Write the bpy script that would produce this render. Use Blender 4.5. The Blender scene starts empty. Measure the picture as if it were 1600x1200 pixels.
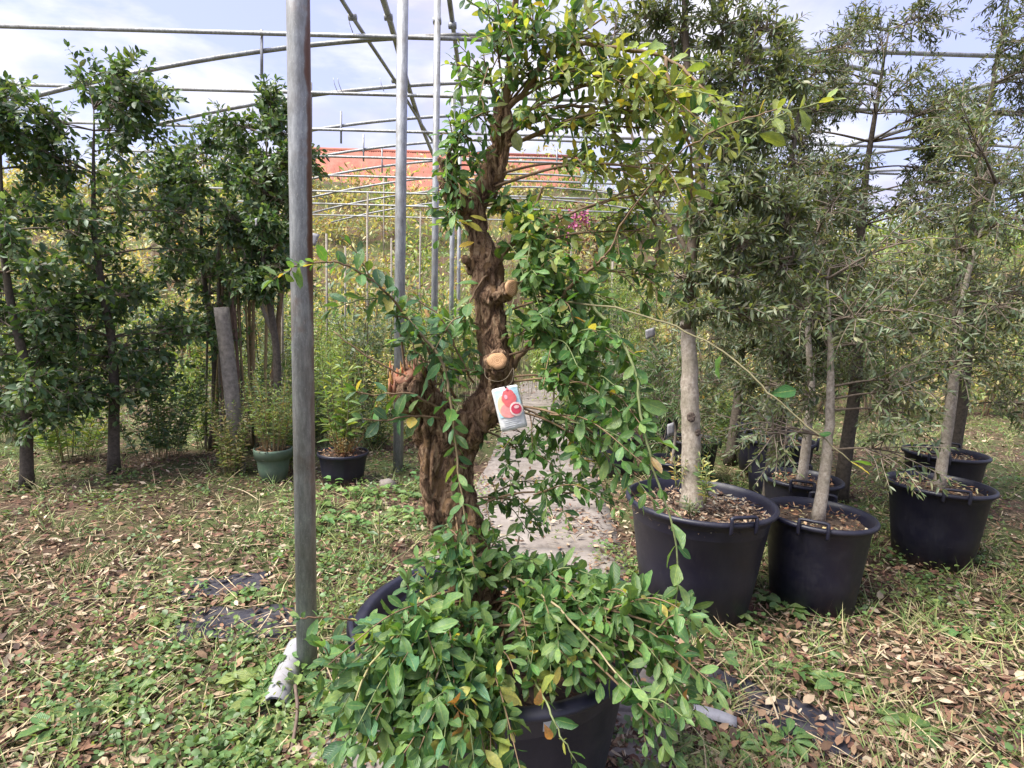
import bpy, math, random
import numpy as np
from mathutils import Vector, Matrix, noise
random.seed(7)
RNG = np.random.default_rng(7)
PI = math.pi
scene = bpy.context.scene
COL = scene.collection

# ------------------------------------------------------------------ camera
EYE = np.array([0.0, 0.0, 1.40])
PITCH, ROLL, FPX = math.radians(6.5), math.radians(1.65), 867.0
r0 = np.array([1.0, 0, 0]); F_ = np.array([0, math.cos(PITCH), -math.sin(PITCH)]); u0 = np.array([0, math.sin(PITCH), math.cos(PITCH)])
R_ = math.cos(ROLL)*r0 + math.sin(ROLL)*u0
U_ = -math.sin(ROLL)*r0 + math.cos(ROLL)*u0
cd = bpy.data.cameras.new('camera'); cam = bpy.data.objects.new('camera', cd); COL.objects.link(cam)
cam.matrix_world = Matrix(((R_[0], U_[0], -F_[0], EYE[0]), (R_[1], U_[1], -F_[1], EYE[1]), (R_[2], U_[2], -F_[2], EYE[2]), (0, 0, 0, 1)))
cd.sensor_width = 36; cd.lens = 36*FPX/1600; cd.clip_start = 0.05; cd.clip_end = 600
scene.camera = cam

# ------------------------------------------------------------------ world, sun, exposure
SUN_EL, SUN_AZ = math.radians(56), math.radians(-115)        # azimuth clockwise from +Y
w = bpy.data.worlds.new('World'); scene.world = w; w.use_nodes = True
wn, wl = w.node_tree.nodes, w.node_tree.links
wn.clear()
wo = wn.new('ShaderNodeOutputWorld'); bg = wn.new('ShaderNodeBackground'); wl.new(bg.outputs[0], wo.inputs[0])
sky = wn.new('ShaderNodeTexSky'); sky.sky_type = 'NISHITA'; sky.sun_disc = False
sky.sun_elevation = SUN_EL; sky.sun_rotation = SUN_AZ; sky.air_density = 1.0; sky.dust_density = 1.0
tc = wn.new('ShaderNodeTexCoord'); mp = wn.new('ShaderNodeMapping'); mp.inputs['Scale'].default_value = (1.0, 1.0, 2.6)
mp.inputs['Location'].default_value = (0.35, 0.0, 0.2)
n1 = wn.new('ShaderNodeTexNoise'); n1.inputs['Scale'].default_value = 2.6; n1.inputs['Detail'].default_value = 9; n1.inputs['Roughness'].default_value = 0.55; n1.inputs['Distortion'].default_value = 0.4
wl.new(tc.outputs['Generated'], mp.inputs[0]); wl.new(mp.outputs[0], n1.inputs['Vector'])
rp = wn.new('ShaderNodeValToRGB'); wl.new(n1.outputs['Fac'], rp.inputs[0])
rp.color_ramp.elements[0].position = 0.45; rp.color_ramp.elements[0].color = (0, 0, 0, 1)
rp.color_ramp.elements[1].position = 0.60; rp.color_ramp.elements[1].color = (1, 1, 1, 1)
# thin grey-violet veil under the blue, white cloud over it
veil = wn.new('ShaderNodeMix'); veil.data_type = 'RGBA'; veil.inputs[0].default_value = 0.80
wl.new(sky.outputs[0], veil.inputs[6]); veil.inputs[7].default_value = (1.6, 1.65, 2.75, 1)
cl = wn.new('ShaderNodeMix'); cl.data_type = 'RGBA'
wl.new(rp.outputs[0], cl.inputs[0]); wl.new(veil.outputs[2], cl.inputs[6]); n2 = wn.new('ShaderNodeTexNoise'); n2.inputs['Scale'].default_value = 6.0; n2.inputs['Detail'].default_value = 7; wl.new(mp.outputs[0], n2.inputs['Vector'])
r2 = wn.new('ShaderNodeValToRGB'); wl.new(n2.outputs['Fac'], r2.inputs[0]); r2.color_ramp.elements[0].position = 0.38; r2.color_ramp.elements[0].color = (.66, .66, .82, 1); r2.color_ramp.elements[1].position = 0.56; r2.color_ramp.elements[1].color = (1, 1, 1, 1)
sc_ = wn.new('ShaderNodeMix'); sc_.data_type = 'RGBA'; sc_.blend_type = 'MULTIPLY'; sc_.inputs[0].default_value = 1; wl.new(r2.outputs[0], sc_.inputs[6]); sc_.inputs[7].default_value = (2.95, 2.9, 3.1, 1); sc_.clamp_result = False
wl.new(sc_.outputs[2], cl.inputs[7])
wl.new(cl.outputs[2], bg.inputs[0]); bg.inputs[1].default_value = 0.10
sd = bpy.data.lights.new('sun', 'SUN'); sd.energy = 2.5; sd.angle = math.radians(34); sd.color = (1, 0.96, 0.88)
so = bpy.data.objects.new('sun', sd); COL.objects.link(so)
sv = Vector((math.sin(SUN_AZ)*math.cos(SUN_EL), math.cos(SUN_AZ)*math.cos(SUN_EL), math.sin(SUN_EL)))
so.rotation_euler = (-sv).to_track_quat('-Z', 'Y').to_euler(); so.location = (6, 6, 9)
scene.view_settings.view_transform = 'Standard'; scene.view_settings.look = 'None'
scene.view_settings.gamma = 1; scene.view_settings.use_curve_mapping = False
scene.view_settings.exposure = 2.12
scene.render.engine = 'CYCLES'
scene.cycles.max_bounces = 7; scene.cycles.transparent_max_bounces = 4; scene.cycles.caustics_reflective = False; scene.cycles.caustics_refractive = False

# ------------------------------------------------------------------ helpers
def ray(px, py): return F_ + R_*((px-800)/FPX) + U_*((600-py)/FPX)
def P(px, py, Y):
    d = ray(px, py); return EYE + d*(Y/d[1])
def G(px, py, z=0.0):
    d = ray(px, py); return EYE + d*((z-EYE[2])/d[2])
def proj(p):
    q = np.atleast_2d(p) - EYE
    dz = q@F_; dz = np.where(dz < 0.05, 0.05, dz)
    return 800+FPX*(q@R_)/dz, 600-FPX*(q@U_)/dz, q@F_
def nz(v): return v/np.maximum(np.linalg.norm(v, axis=-1, keepdims=True), 1e-9)

def tag(o, label=None, cat=None, group=None, kind=None):
    if label: o['label'] = label
    if cat: o['category'] = cat
    if group: o['group'] = group
    if kind: o['kind'] = kind
    return o
def empty(name, loc, label=None, cat=None, group=None, kind=None):
    o = bpy.data.objects.new(name, None); COL.objects.link(o); o.location = tuple(loc); o.empty_display_size = 0.05
    return tag(o, label, cat, group, kind)

def raw_mesh(name, V, loops, starts, totals, mat=None, tint=None, uv=None, smooth=True):
    me = bpy.data.meshes.new(name)
    me.vertices.add(len(V)); me.vertices.foreach_set('co', np.asarray(V, np.float32).ravel())
    me.loops.add(len(loops)); me.loops.foreach_set('vertex_index', np.asarray(loops, np.int32))
    me.polygons.add(len(starts)); me.polygons.foreach_set('loop_start', np.asarray(starts, np.int32))
    me.polygons.foreach_set('loop_total', np.asarray(totals, np.int32))
    if smooth: me.polygons.foreach_set('use_smooth', np.ones(len(starts), bool))
    me.update(calc_edges=True)
    if tint is not None:
        a = me.color_attributes.new('tint', 'FLOAT_COLOR', 'POINT')
        a.data.foreach_set('color', np.concatenate([tint, np.ones((len(V), 1))], 1).astype(np.float32).ravel())
    if uv is not None:
        l = me.uv_layers.new(name='UVMap'); l.data.foreach_set('uv', np.asarray(uv, np.float32)[np.asarray(loops)].ravel())
    if mat: me.materials.append(mat)
    me.validate()
    return me
def link(name, me, parent=None, loc=None):
    o = bpy.data.objects.new(name, me); COL.objects.link(o)
    if parent is not None: o.parent = parent
    if loc is not None: o.location = tuple(loc)
    return o

class Acc:
    """collects faces for one mesh"""
    def __init__(s): s.V = []; s.L = []; s.T = []; s.C = []; s.n = 0
    def add(s, V, faces, col=None):
        V = np.asarray(V, float)
        s.V.append(V)
        for f in faces: s.L.extend([i+s.n for i in f]); s.T.append(len(f))
        s.C.append(np.tile(np.array(col if col is not None else (1, 1, 1), float), (len(V), 1)))
        s.n += len(V)
        return s
    def tube(s, pts, rad, sides=8, cap=True, col=None):
        pts = np.asarray(pts, float); n = len(pts)
        rad = np.broadcast_to(np.asarray(rad, float), (n,))
        t = nz(np.gradient(pts, axis=0))
        ref = np.array([0, 0, 1.0]) if abs(t[0][2]) < 0.9 else np.array([1.0, 0, 0])
        V = []
        a = nz(np.cross(t[0], ref))
        for i in range(n):
            a = nz(a - t[i]*np.dot(a, t[i])); b = np.cross(t[i], a)
            for k in range(sides):
                th = 2*PI*k/sides; V.append(pts[i]+rad[i]*(math.cos(th)*a+math.sin(th)*b))
        Fc = []
        for i in range(n-1):
            for k in range(sides):
                k2 = (k+1) % sides
                Fc.append((i*sides+k, i*sides+k2, (i+1)*sides+k2, (i+1)*sides+k))
        if cap:
            Fc.append(tuple(range(sides))[::-1]); Fc.append(tuple((n-1)*sides+k for k in range(sides)))
        return s.add(V, Fc, col)
    def box(s, c, size, rz=0, col=None, tilt=0):
        hx, hy, hz = [q/2 for q in size]
        V = np.array([(x, y, z) for x in (-hx, hx) for y in (-hy, hy) for z in (-hz, hz)])
        M = np.array(Matrix.Rotation(rz, 3, 'Z') @ Matrix.Rotation(tilt, 3, 'X'))
        V = V@M.T + np.asarray(c, float)
        return s.add(V, [(0, 1, 3, 2), (4, 6, 7, 5), (0, 4, 5, 1), (2, 3, 7, 6), (0, 2, 6, 4), (1, 5, 7, 3)], col)
    def lathe(s, prof, c=(0, 0, 0), seg=48, col=None, closed=False):
        V = []
        for r, z in prof:
            for k in range(seg): V.append((c[0]+r*math.cos(2*PI*k/seg), c[1]+r*math.sin(2*PI*k/seg), c[2]+z))
        Fc = []
        for i in range(len(prof)-1):
            for k in range(seg):
                k2 = (k+1) % seg; Fc.append((i*seg+k, i*seg+k2, (i+1)*seg+k2, (i+1)*seg+k))
        return s.add(V, Fc, col)
    def mesh(s, name, mat, smooth=True, off=(0, 0, 0)):
        V = np.concatenate(s.V)-np.asarray(off, float); T = np.array(s.T); st = np.concatenate([[0], np.cumsum(T)[:-1]])
        return raw_mesh(name, V, s.L, st, T, mat, np.concatenate(s.C), None, smooth)
    def build(s, name, mat, parent=None, smooth=True):
        off = (0, 0, 0) if parent is None else wloc(parent)
        return link(name, s.mesh(name, mat, smooth, off), parent)
def wloc(o):
    v = Vector(o.location)
    while o.parent is not None: o = o.parent; v += Vector(o.location)
    return np.array(v)

def smooth_path(pts, n=6):
    pts = np.asarray(pts, float)
    if len(pts) < 3:
        t = np.linspace(0, 1, n+1)[:, None]; return pts[0]*(1-t)+pts[-1]*t
    Q = np.vstack([2*pts[0]-pts[1], pts, 2*pts[-1]-pts[-2]])
    out = []
    for i in range(1, len(Q)-2):
        p0, p1, p2, p3 = Q[i-1:i+3]
        for k in range(n):
            t = k/n
            out.append(0.5*((2*p1)+(-p0+p2)*t+(2*p0-5*p1+4*p2-p3)*t*t+(-p0+3*p1-3*p2+p3)*t**3))
    out.append(pts[-1]); return np.array(out)

# ------------------------------------------------------------------ materials
def new_mat(name):
    m = bpy.data.materials.new(name); m.use_nodes = True
    nt = m.node_tree; nt.nodes.clear()
    out = nt.nodes.new('ShaderNodeOutputMaterial'); b = nt.nodes.new('ShaderNodeBsdfPrincipled'); nt.links.new(b.outputs[0], out.inputs[0])
    return m, nt, b, out
def mixrgb(nt, a, b, fac, mode='MIX'):
    n = nt.nodes.new('ShaderNodeMix'); n.data_type = 'RGBA'; n.blend_type = mode
    for s, v in ((0, fac), (6, a), (7, b)):
        if isinstance(v, (int, float)): n.inputs[s].default_value = v
        elif isinstance(v, tuple): n.inputs[s].default_value = (*v, 1) if len(v) == 3 else v
        else: nt.links.new(v, n.inputs[s])
    return n.outputs[2]
def noise_n(nt, scale, detail=5, rough=0.6, vec=None, dist=0):
    n = nt.nodes.new('ShaderNodeTexNoise'); n.inputs['Scale'].default_value = scale; n.inputs['Detail'].default_value = detail
    n.inputs['Roughness'].default_value = rough; n.inputs['Distortion'].default_value = dist
    if vec is not None: nt.links.new(vec, n.inputs['Vector'])
    return n.outputs['Fac']
def ramp(nt, fac, stops):
    n = nt.nodes.new('ShaderNodeValToRGB'); nt.links.new(fac, n.inputs[0]); e = n.color_ramp.elements
    while len(e) < len(stops): e.new(0.5)
    for i, (p, c) in enumerate(stops):
        e[i].position = p; e[i].color = (*c, 1) if not isinstance(c, (int, float)) else (c, c, c, 1)
    return n.outputs[0]
def objvec(nt, scale=(1, 1, 1)):
    t = nt.nodes.new('ShaderNodeTexCoord'); m = nt.nodes.new('ShaderNodeMapping'); m.inputs['Scale'].default_value = scale
    nt.links.new(t.outputs['Object'], m.inputs[0]); return m.outputs[0]
def bump(nt, b, h, strength=0.4, dist=0.01):
    n = nt.nodes.new('ShaderNodeBump'); n.inputs['Strength'].default_value = strength; n.inputs['Distance'].default_value = dist
    nt.links.new(h, n.inputs['Height']); nt.links.new(n.outputs[0], b.inputs['Normal'])

def leaf_mat(name, source, rough=0.42, trans=0.38, veins=True, sheen=0.0):
    """tinted leaf; source 'attr' reads the mesh colour, 'obj' the object's colour"""
    m, nt, b, out = new_mat(name)
    if source == 'attr':
        a = nt.nodes.new('ShaderNodeAttribute'); a.attribute_name = 'tint'; col = a.outputs['Color']
    else:
        a = nt.nodes.new('ShaderNodeObjectInfo'); col = a.outputs['Color']
    if veins:
        uv = nt.nodes.new('ShaderNodeUVMap'); sp = nt.nodes.new('ShaderNodeSeparateXYZ'); nt.links.new(uv.outputs[0], sp.inputs[0])
        ab = nt.nodes.new('ShaderNodeMath'); ab.operation = 'ABSOLUTE'; nt.links.new(sp.outputs[1], ab.inputs[0])
        mid = ramp(nt, ab.outputs[0], [(0.0, 0.55), (0.09, 0.0)])
        # side veins: stripes slanting off the midrib
        ma = nt.nodes.new('ShaderNodeMath'); ma.operation = 'MULTIPLY_ADD'; ma.inputs[1].default_value = -0.55
        nt.links.new(ab.outputs[0], ma.inputs[0]); nt.links.new(sp.outputs[0], ma.inputs[2])
        sn = nt.nodes.new('ShaderNodeMath'); sn.operation = 'MULTIPLY'; sn.inputs[1].default_value = 52; nt.links.new(ma.outputs[0], sn.inputs[0])
        ss = nt.nodes.new('ShaderNodeMath'); ss.operation = 'SINE'; nt.links.new(sn.outputs[0], ss.inputs[0])
        col = mixrgb(nt, col, (0.30, 0.36, 0.12), mid)
        geo = nt.nodes.new('ShaderNodeNewGeometry'); nzf = noise_n(nt, 170, 4, vec=geo.outputs['Position'])
        col = mixrgb(nt, col, mixrgb(nt, col, (1.6, 1.45, 1.1), 1.0, 'MULTIPLY'), ramp(nt, nzf, [(0.40, 0.0), (0.68, 0.8)]))
        col = mixrgb(nt, col, (0.12, 0.075, 0.035), ramp(nt, noise_n(nt, 330, 2, vec=geo.outputs['Position']), [(0.70, 0.0), (0.74, 0.7)]))
        bump(nt, b, ss.outputs[0], 0.35, 0.0015)
    nt.links.new(col, b.inputs['Base Color'])
    b.inputs['Roughness'].default_value = rough; b.inputs['Specular IOR Level'].default_value = 0.55
    tr = nt.nodes.new('ShaderNodeBsdfTranslucent')
    nt.links.new(mixrgb(nt, col, (1.7, 1.55, 0.6), 1.0, 'MULTIPLY'), tr.inputs['Color'])
    mx = nt.nodes.new('ShaderNodeMixShader'); mx.inputs[0].default_value = trans
    nt.links.new(b.outputs[0], mx.inputs[1]); nt.links.new(tr.outputs[0], mx.inputs[2]); nt.links.new(mx.outputs[0], out.inputs[0])
    return m
LEAF_A = leaf_mat('leaf_varied', 'attr'); LEAF_O = leaf_mat('leaf_single', 'obj')
FINE_A = leaf_mat('fine_leaf_varied', 'attr', 0.45, 0.38, False); FINE_O = leaf_mat('fine_leaf_single', 'obj', 0.45, 0.38, False)

def tinted(name, rough=0.8, nscale=40, amt=0.5, bstr=0.4, spec=0.3, bdist=0.004):
    m, nt, b, out = new_mat(name)
    a = nt.nodes.new('ShaderNodeAttribute'); a.attribute_name = 'tint'
    f = noise_n(nt, nscale, 6, 0.65, objvec(nt))
    c = mixrgb(nt, mixrgb(nt, a.outputs['Color'], (1-amt, 1-amt, 1-amt), 1.0, 'MULTIPLY'), mixrgb(nt, a.outputs['Color'], (1+amt*.6,)*3, 1.0, 'MULTIPLY'), ramp(nt, f, [(0.3, 0.0), (0.7, 1.0)]))
    nt.links.new(c, b.inputs['Base Color']); b.inputs['Roughness'].default_value = rough; b.inputs['Specular IOR Level'].default_value = spec
    bump(nt, b, f, bstr, bdist); return m
STEM = tinted('stem_bark', 0.7, 60, 0.35)
LITTER = tinted('dry_litter', 0.85, 30, 0.3)
CANE = tinted('cane', 0.6, 25, 0.4)
BLADE = tinted('grass_blade', 0.6, 20, 0.2, 0.1)

def bark_mat():
    m, nt, b, out = new_mat('rough_brown_bark')
    v = objvec(nt, (1, 1, 0.42)); f1 = noise_n(nt, 62, 12, 0.74, v, 1.1)
    f2 = noise_n(nt, 24, 6, 0.6, objvec(nt, (1, 1, 0.5)), 1.0)
    f3 = noise_n(nt, 150, 4, 0.7, v)
    c = ramp(nt, f1, [(0.36, (0.024, 0.013, 0.008)), (0.44, (0.12, 0.066, 0.038)), (0.51, (0.29, 0.175, 0.105)), (0.62, (0.50, 0.35, 0.22))])
    patch = ramp(nt, f2, [(0.56, 0.0), (0.59, 0.8)])
    c = mixrgb(nt, c, mixrgb(nt, (0.42, 0.27, 0.14), (0.25, 0.13, 0.06), f1), patch)
    c = mixrgb(nt, c, (0.6, 0.6, 0.6), ramp(nt, f3, [(0.35, 0.6), (0.55, 0.0)]), 'MULTIPLY')
    nt.links.new(c, b.inputs['Base Color']); b.inputs['Roughness'].default_value = 0.9; b.inputs['Specular IOR Level'].default_value = 0.25
    h = nt.nodes.new('ShaderNodeMath'); h.operation = 'MULTIPLY_ADD'; nt.links.new(f3, h.inputs[0]); h.inputs[1].default_value = 0.35; nt.links.new(f1, h.inputs[2])
    h2 = nt.nodes.new('ShaderNodeMath'); h2.operation = 'SUBTRACT'; nt.links.new(h.outputs[0], h2.inputs[0])
    pm = nt.nodes.new('ShaderNodeMath'); pm.operation = 'MULTIPLY'; pm.inputs[1].default_value = 0.25; nt.links.new(patch, pm.inputs[0]); nt.links.new(pm.outputs[0], h2.inputs[1])
    bump(nt, b, h2.outputs[0], 1.0, 0.022); return m
BARK = bark_mat()
def cutwood(name, c1, c2):
    m, nt, b, out = new_mat(name)
    wv = nt.nodes.new('ShaderNodeTexWave'); wv.wave_type = 'RINGS'; wv.rings_direction = 'SPHERICAL'; wv.inputs['Scale'].default_value = 90; wv.inputs['Distortion'].default_value = 3
    wv.inputs['Detail'].default_value = 3
    nt.links.new(objvec(nt), wv.inputs['Vector'])
    c = mixrgb(nt, c1, c2, wv.outputs['Fac']); c = mixrgb(nt, c, (0.72, 0.6, 0.5), ramp(nt, noise_n(nt, 60, 6), [(0.4, 0.0), (0.7, 0.8)]), 'MULTIPLY')
    nt.links.new(c, b.inputs['Base Color']); b.inputs['Roughness'].default_value = 0.8; return m
CUT = cutwood('fresh_cut_wood', (0.47, 0.29, 0.155), (0.27, 0.145, 0.065)); TORN = cutwood('torn_wood', (0.30, 0.14, 0.08), (0.15, 0.07, 0.04))
def palebark():
    m, nt, b, out = new_mat('pale_grey_bark')
    f = noise_n(nt, 60, 8, 0.7, objvec(nt, (1, 1, 0.8))); g = noise_n(nt, 7, 3, 0.5, objvec(nt, (1, 1, 1.5))); s = noise_n(nt, 130, 3, 0.6, objvec(nt, (1, 1, 2.2)))
    c = ramp(nt, f, [(0.32, (0.16, 0.13, 0.10)), (0.52, (0.34, 0.29, 0.235)), (0.75, (0.50, 0.45, 0.38))])
    c = mixrgb(nt, c, (0.17, 0.15, 0.10), ramp(nt, g, [(0.48, 0.0), (0.70, 0.7)]))
    c = mixrgb(nt, c, (0.13, 0.10, 0.08), ramp(nt, s, [(0.62, 0.0), (0.68, 0.8)]))
    nt.links.new(c, b.inputs['Base Color']); b.inputs['Roughness'].default_value = 0.85; bump(nt, b, f, 0.6, 0.006); return m
PALEBARK = palebark()
def galv(name='galvanised_steel', rust=True):
    m, nt, b, out = new_mat(name)
    f = noise_n(nt, 38, 8, 0.78, objvec(nt, (1, 1, 0.22))); f2 = noise_n(nt, 220, 3, 0.6, objvec(nt, (1, 1, 0.5))); f4 = noise_n(nt, 3.5, 5, 0.6, objvec(nt, (1, 1, 1)))
    c = ramp(nt, f, [(0.34, (0.17, 0.175, 0.18)), (0.50, (0.29, 0.30, 0.31)), (0.66, (0.46, 0.465, 0.47))])
    c = mixrgb(nt, c, (0.55, 0.54, 0.52), ramp(nt, f2, [(0.60, 0.0), (0.70, 0.7)]))
    c = mixrgb(nt, c, (0.15, 0.13, 0.105), ramp(nt, f4, [(0.46, 0.0), (0.68, 0.75)]))
    if rust:
        ge = nt.nodes.new('ShaderNodeTexCoord'); sp = nt.nodes.new('ShaderNodeSeparateXYZ'); nt.links.new(ge.outputs['Object'], sp.inputs[0])
        a = nt.nodes.new('ShaderNodeMath'); a.operation = 'MULTIPLY_ADD'; a.inputs[1].default_value = 1.0; nt.links.new(sp.outputs[0], a.inputs[0])
        fr = noise_n(nt, 5, 6, 0.6, objvec(nt, (1.5, 1.5, 1.0)))
        mm = nt.nodes.new('ShaderNodeMath'); mm.operation = 'MULTIPLY_ADD'; mm.inputs[1].default_value = 0.035; mm.inputs[2].default_value = -0.017; nt.links.new(fr, mm.inputs[0])
        nt.links.new(mm.outputs[0], a.inputs[2])
        edge = ramp(nt, a.outputs[0], [(0.0315, 0.0), (0.036, 1.0)])     # weld seam that rusts down the right side of the tube
        hi = nt.nodes.new('ShaderNodeMapRange'); hi.inputs[1].default_value = 0.2; hi.inputs[2].default_value = 1.8; nt.links.new(sp.outputs[2], hi.inputs[0])
        e2 = nt.nodes.new('ShaderNodeMath'); e2.operation = 'MULTIPLY'; nt.links.new(edge, e2.inputs[0]); nt.links.new(hi.outputs[0], e2.inputs[1])
        c = mixrgb(nt, c, mixrgb(nt, (0.17, 0.065, 0.03), (0.075, 0.04, 0.028), f), e2.outputs[0])
        # rust blotch
        fb = noise_n(nt, 2.3, 6, 0.6, objvec(nt, (1, 1, 1)))
        c = mixrgb(nt, c, (0.21, 0.10, 0.045), ramp(nt, fb, [(0.56, 0.0), (0.66, 0.8)]))
    nt.links.new(c, b.inputs['Base Color']); b.inputs['Metallic'].default_value = 0.2
    nt.links.new(ramp(nt, f, [(0.3, 0.62), (0.7, 0.42)]), b.inputs['Roughness']); bump(nt, b, f2, 0.25, 0.002); return m
GALV = galv(); GALV2 = galv('weathered_steel', False)
def plastic(name, col, rough=0.42, dust=(0.16, 0.14, 0.12), damt=0.35, mud=False):
    m, nt, b, out = new_mat(name)
    f = noise_n(nt, 9, 8, 0.7, objvec(nt)); s = noise_n(nt, 170, 3, 0.6, objvec(nt)); st = noise_n(nt, 60, 3, 0.6, objvec(nt, (1, 1, 0.12)))
    c = mixrgb(nt, col, dust, ramp(nt, f, [(0.45, 0.0), (0.8, damt)])); c = mixrgb(nt, c, dust, ramp(nt, s, [(0.70, 0.0), (0.74, 0.6)]))
    c = mixrgb(nt, c, dust, ramp(nt, st, [(0.55, 0.0), (0.8, damt*.6)]))
    if mud:   # dried splashes low on the pot
        tcm = nt.nodes.new('ShaderNodeTexCoord'); spm = nt.nodes.new('ShaderNodeSeparateXYZ'); nt.links.new(tcm.outputs['Object'], spm.inputs[0])
        mm = nt.nodes.new('ShaderNodeMath'); mm.operation = 'MULTIPLY_ADD'; mm.inputs[1].default_value = .22; nt.links.new(noise_n(nt, 26, 8, .75, objvec(nt)), mm.inputs[0])
        ng = nt.nodes.new('ShaderNodeMath'); ng.operation = 'MULTIPLY'; ng.inputs[1].default_value = -1; nt.links.new(spm.outputs[2], ng.inputs[0]); nt.links.new(ng.outputs[0], mm.inputs[2])
        c = mixrgb(nt, c, (0.085, 0.062, 0.045), ramp(nt, mm.outputs[0], [(0.03, 0.0), (0.09, .75)]))
        sc2 = noise_n(nt, 40, 4, .7, objvec(nt, (.25, .25, 2.2))); c = mixrgb(nt, c, (.07, .07, .085), ramp(nt, sc2, [(.68, 0.), (.72, .6)]))
    nt.links.new(c, b.inputs['Base Color']); nt.links.new(ramp(nt, f, [(0.3, rough-.06), (0.7, rough+.2)]), b.inputs['Roughness']); bump(nt, b, f, 0.15, 0.004); return m
BLACKPOT = plastic('black_pot_plastic', (0.008, 0.008, 0.020), 0.42, (0.060, 0.055, 0.058), 0.3, True); GREENPOT = plastic('green_pot_plastic', (0.085, 0.135, 0.092), 0.5, (0.25, 0.24, 0.18))
FABRIC = plastic('black_woven_sheet', (0.022, 0.022, 0.034), 0.5, (0.13, 0.11, 0.10), 0.6)
WHITEPL = plastic('white_plastic', (0.29, 0.285, 0.305), 0.5, (0.13, 0.11, 0.09), 0.7)
def simple(name, col, rough=0.6, nscale=12, amt=0.35):
    m, nt, b, out = new_mat(name)
    f = noise_n(nt, nscale, 7, 0.65, objvec(nt))
    c = mixrgb(nt, tuple(x*(1-amt) for x in col), tuple(min(1, x*(1+amt*.6)) for x in col), ramp(nt, f, [(0.3, 0.0), (0.7, 1.0)]))
    nt.links.new(c, b.inputs['Base Color']); b.inputs['Roughness'].default_value = rough; bump(nt, b, f, 0.3, 0.006); return m
DARKBARK = simple('dark_grey_bark', (0.085, 0.068, 0.052), 0.9, 45, 0.6)
def concrete():
    m, nt, b, out = new_mat('stained_concrete')
    f = noise_n(nt, 9, 8, 0.7, objvec(nt)); g = noise_n(nt, 90, 5, 0.7, objvec(nt)); h = noise_n(nt, 2.4, 5, 0.6, objvec(nt))
    c = ramp(nt, f, [(0.3, (0.12, 0.10, 0.088)), (0.5, (0.215, 0.185, 0.165)), (0.72, (0.30, 0.265, 0.24))])
    c = mixrgb(nt, c, (0.14, 0.115, 0.085), ramp(nt, h, [(0.5, 0.0), (0.72, 0.6)]))
    c = mixrgb(nt, c, (0.13, 0.115, 0.10), ramp(nt, g, [(0.62, 0.0), (0.72, 0.55)]))
    nt.links.new(c, b.inputs['Base Color']); b.inputs['Roughness'].default_value = 0.9; bump(nt, b, g, 0.5, 0.004); return m
CONC = concrete()
def soilmat():
    m, nt, b, out = new_mat('ground_soil')
    v = objvec(nt)
    f = noise_n(nt, 26, 10, 0.75, v, 0.6); g = noise_n(nt, 1.1, 6, 0.6, v); k = noise_n(nt, 110, 5, 0.75, v)
    c = ramp(nt, f, [(0.30, (0.028, 0.018, 0.013)), (0.48, (0.085, 0.055, 0.038)), (0.62, (0.165, 0.115, 0.078)), (0.78, (0.28, 0.215, 0.15))])
    gr = ramp(nt, k, [(0.35, (0.035, 0.05, 0.015)), (0.6, (0.10, 0.13, 0.045)), (0.75, (0.20, 0.21, 0.09))])
    c = mixrgb(nt, c, gr, ramp(nt, g, [(0.42, 0.0), (0.56, 0.85)]))
    nt.links.new(c, b.inputs['Base Color']); b.inputs['Roughness'].default_value = 0.95; b.inputs['Specular IOR Level'].default_value = 0.15; bump(nt, b, f, 0.9, 0.02); return m
SOIL = soilmat(); POTSOIL = simple('potting_soil', (0.07, 0.045, 0.03), 0.95, 40, 0.6)

# ------------------------------------------------------------------ leaves
def leaf_template(sections, fold=0.12, wave=0.0):
    """unit leaf along +x, half width 1 across y; returns verts, faces, uv"""
    V = [(0, 0, 0)]; uv = [(0, 0)]
    for t, wd in sections:
        for sgn in (-1, 0, 1):
            V.append((t, sgn*wd, fold*abs(sgn)*wd + wave*sgn*math.sin(t*14))); uv.append((t, sgn*1.0))
    V.append((1, 0, 0)); uv.append((1, 0)); last = len(V)-1
    F = [(0, 2, 1), (0, 3, 2)]
    for i in range(len(sections)-1):
        a = 1+3*i; b = a+3
        F += [(a, a+1, b+1, b), (a+1, a+2, b+2, b+1)]
    a = 1+3*(len(sections)-1); F += [(a, a+1, last), (a+1, a+2, last)]
    return np.array(V, float), F, np.array(uv, float)
T_BROAD = leaf_template([(0.05, 0.07), (0.18, 0.40), (0.38, 0.82), (0.60, 1.0), (0.80, 0.78), (0.93, 0.36)], 0.22, 0.07)
T_MED = leaf_template([(0.12, 0.35), (0.42, 1.0), (0.75, 0.72)], 0.25)
T_SLIM = leaf_template([(0.3, 0.9), (0.65, 0.9)], 0.3)
T_TINY = (np.array([(0, 0, 0), (0.5, -1, 0.15), (1, 0, 0), (0.5, 1, 0.15)], float), [(0, 1, 2, 3)], np.array([(0, 0), (.5, -1), (1, 0), (.5, 1)], float))
T_BLADE = (np.array([(0, -1, 0), (0, 1, 0), (0.55, 0.75, 0.0), (0.55, -0.75, 0.0), (1, 0, 0)], float), [(0, 3, 2, 1), (3, 4, 2)], np.array([(0, -1), (0, 1), (.5, 1), (.5, -1), (1, 0)], float))

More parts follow.
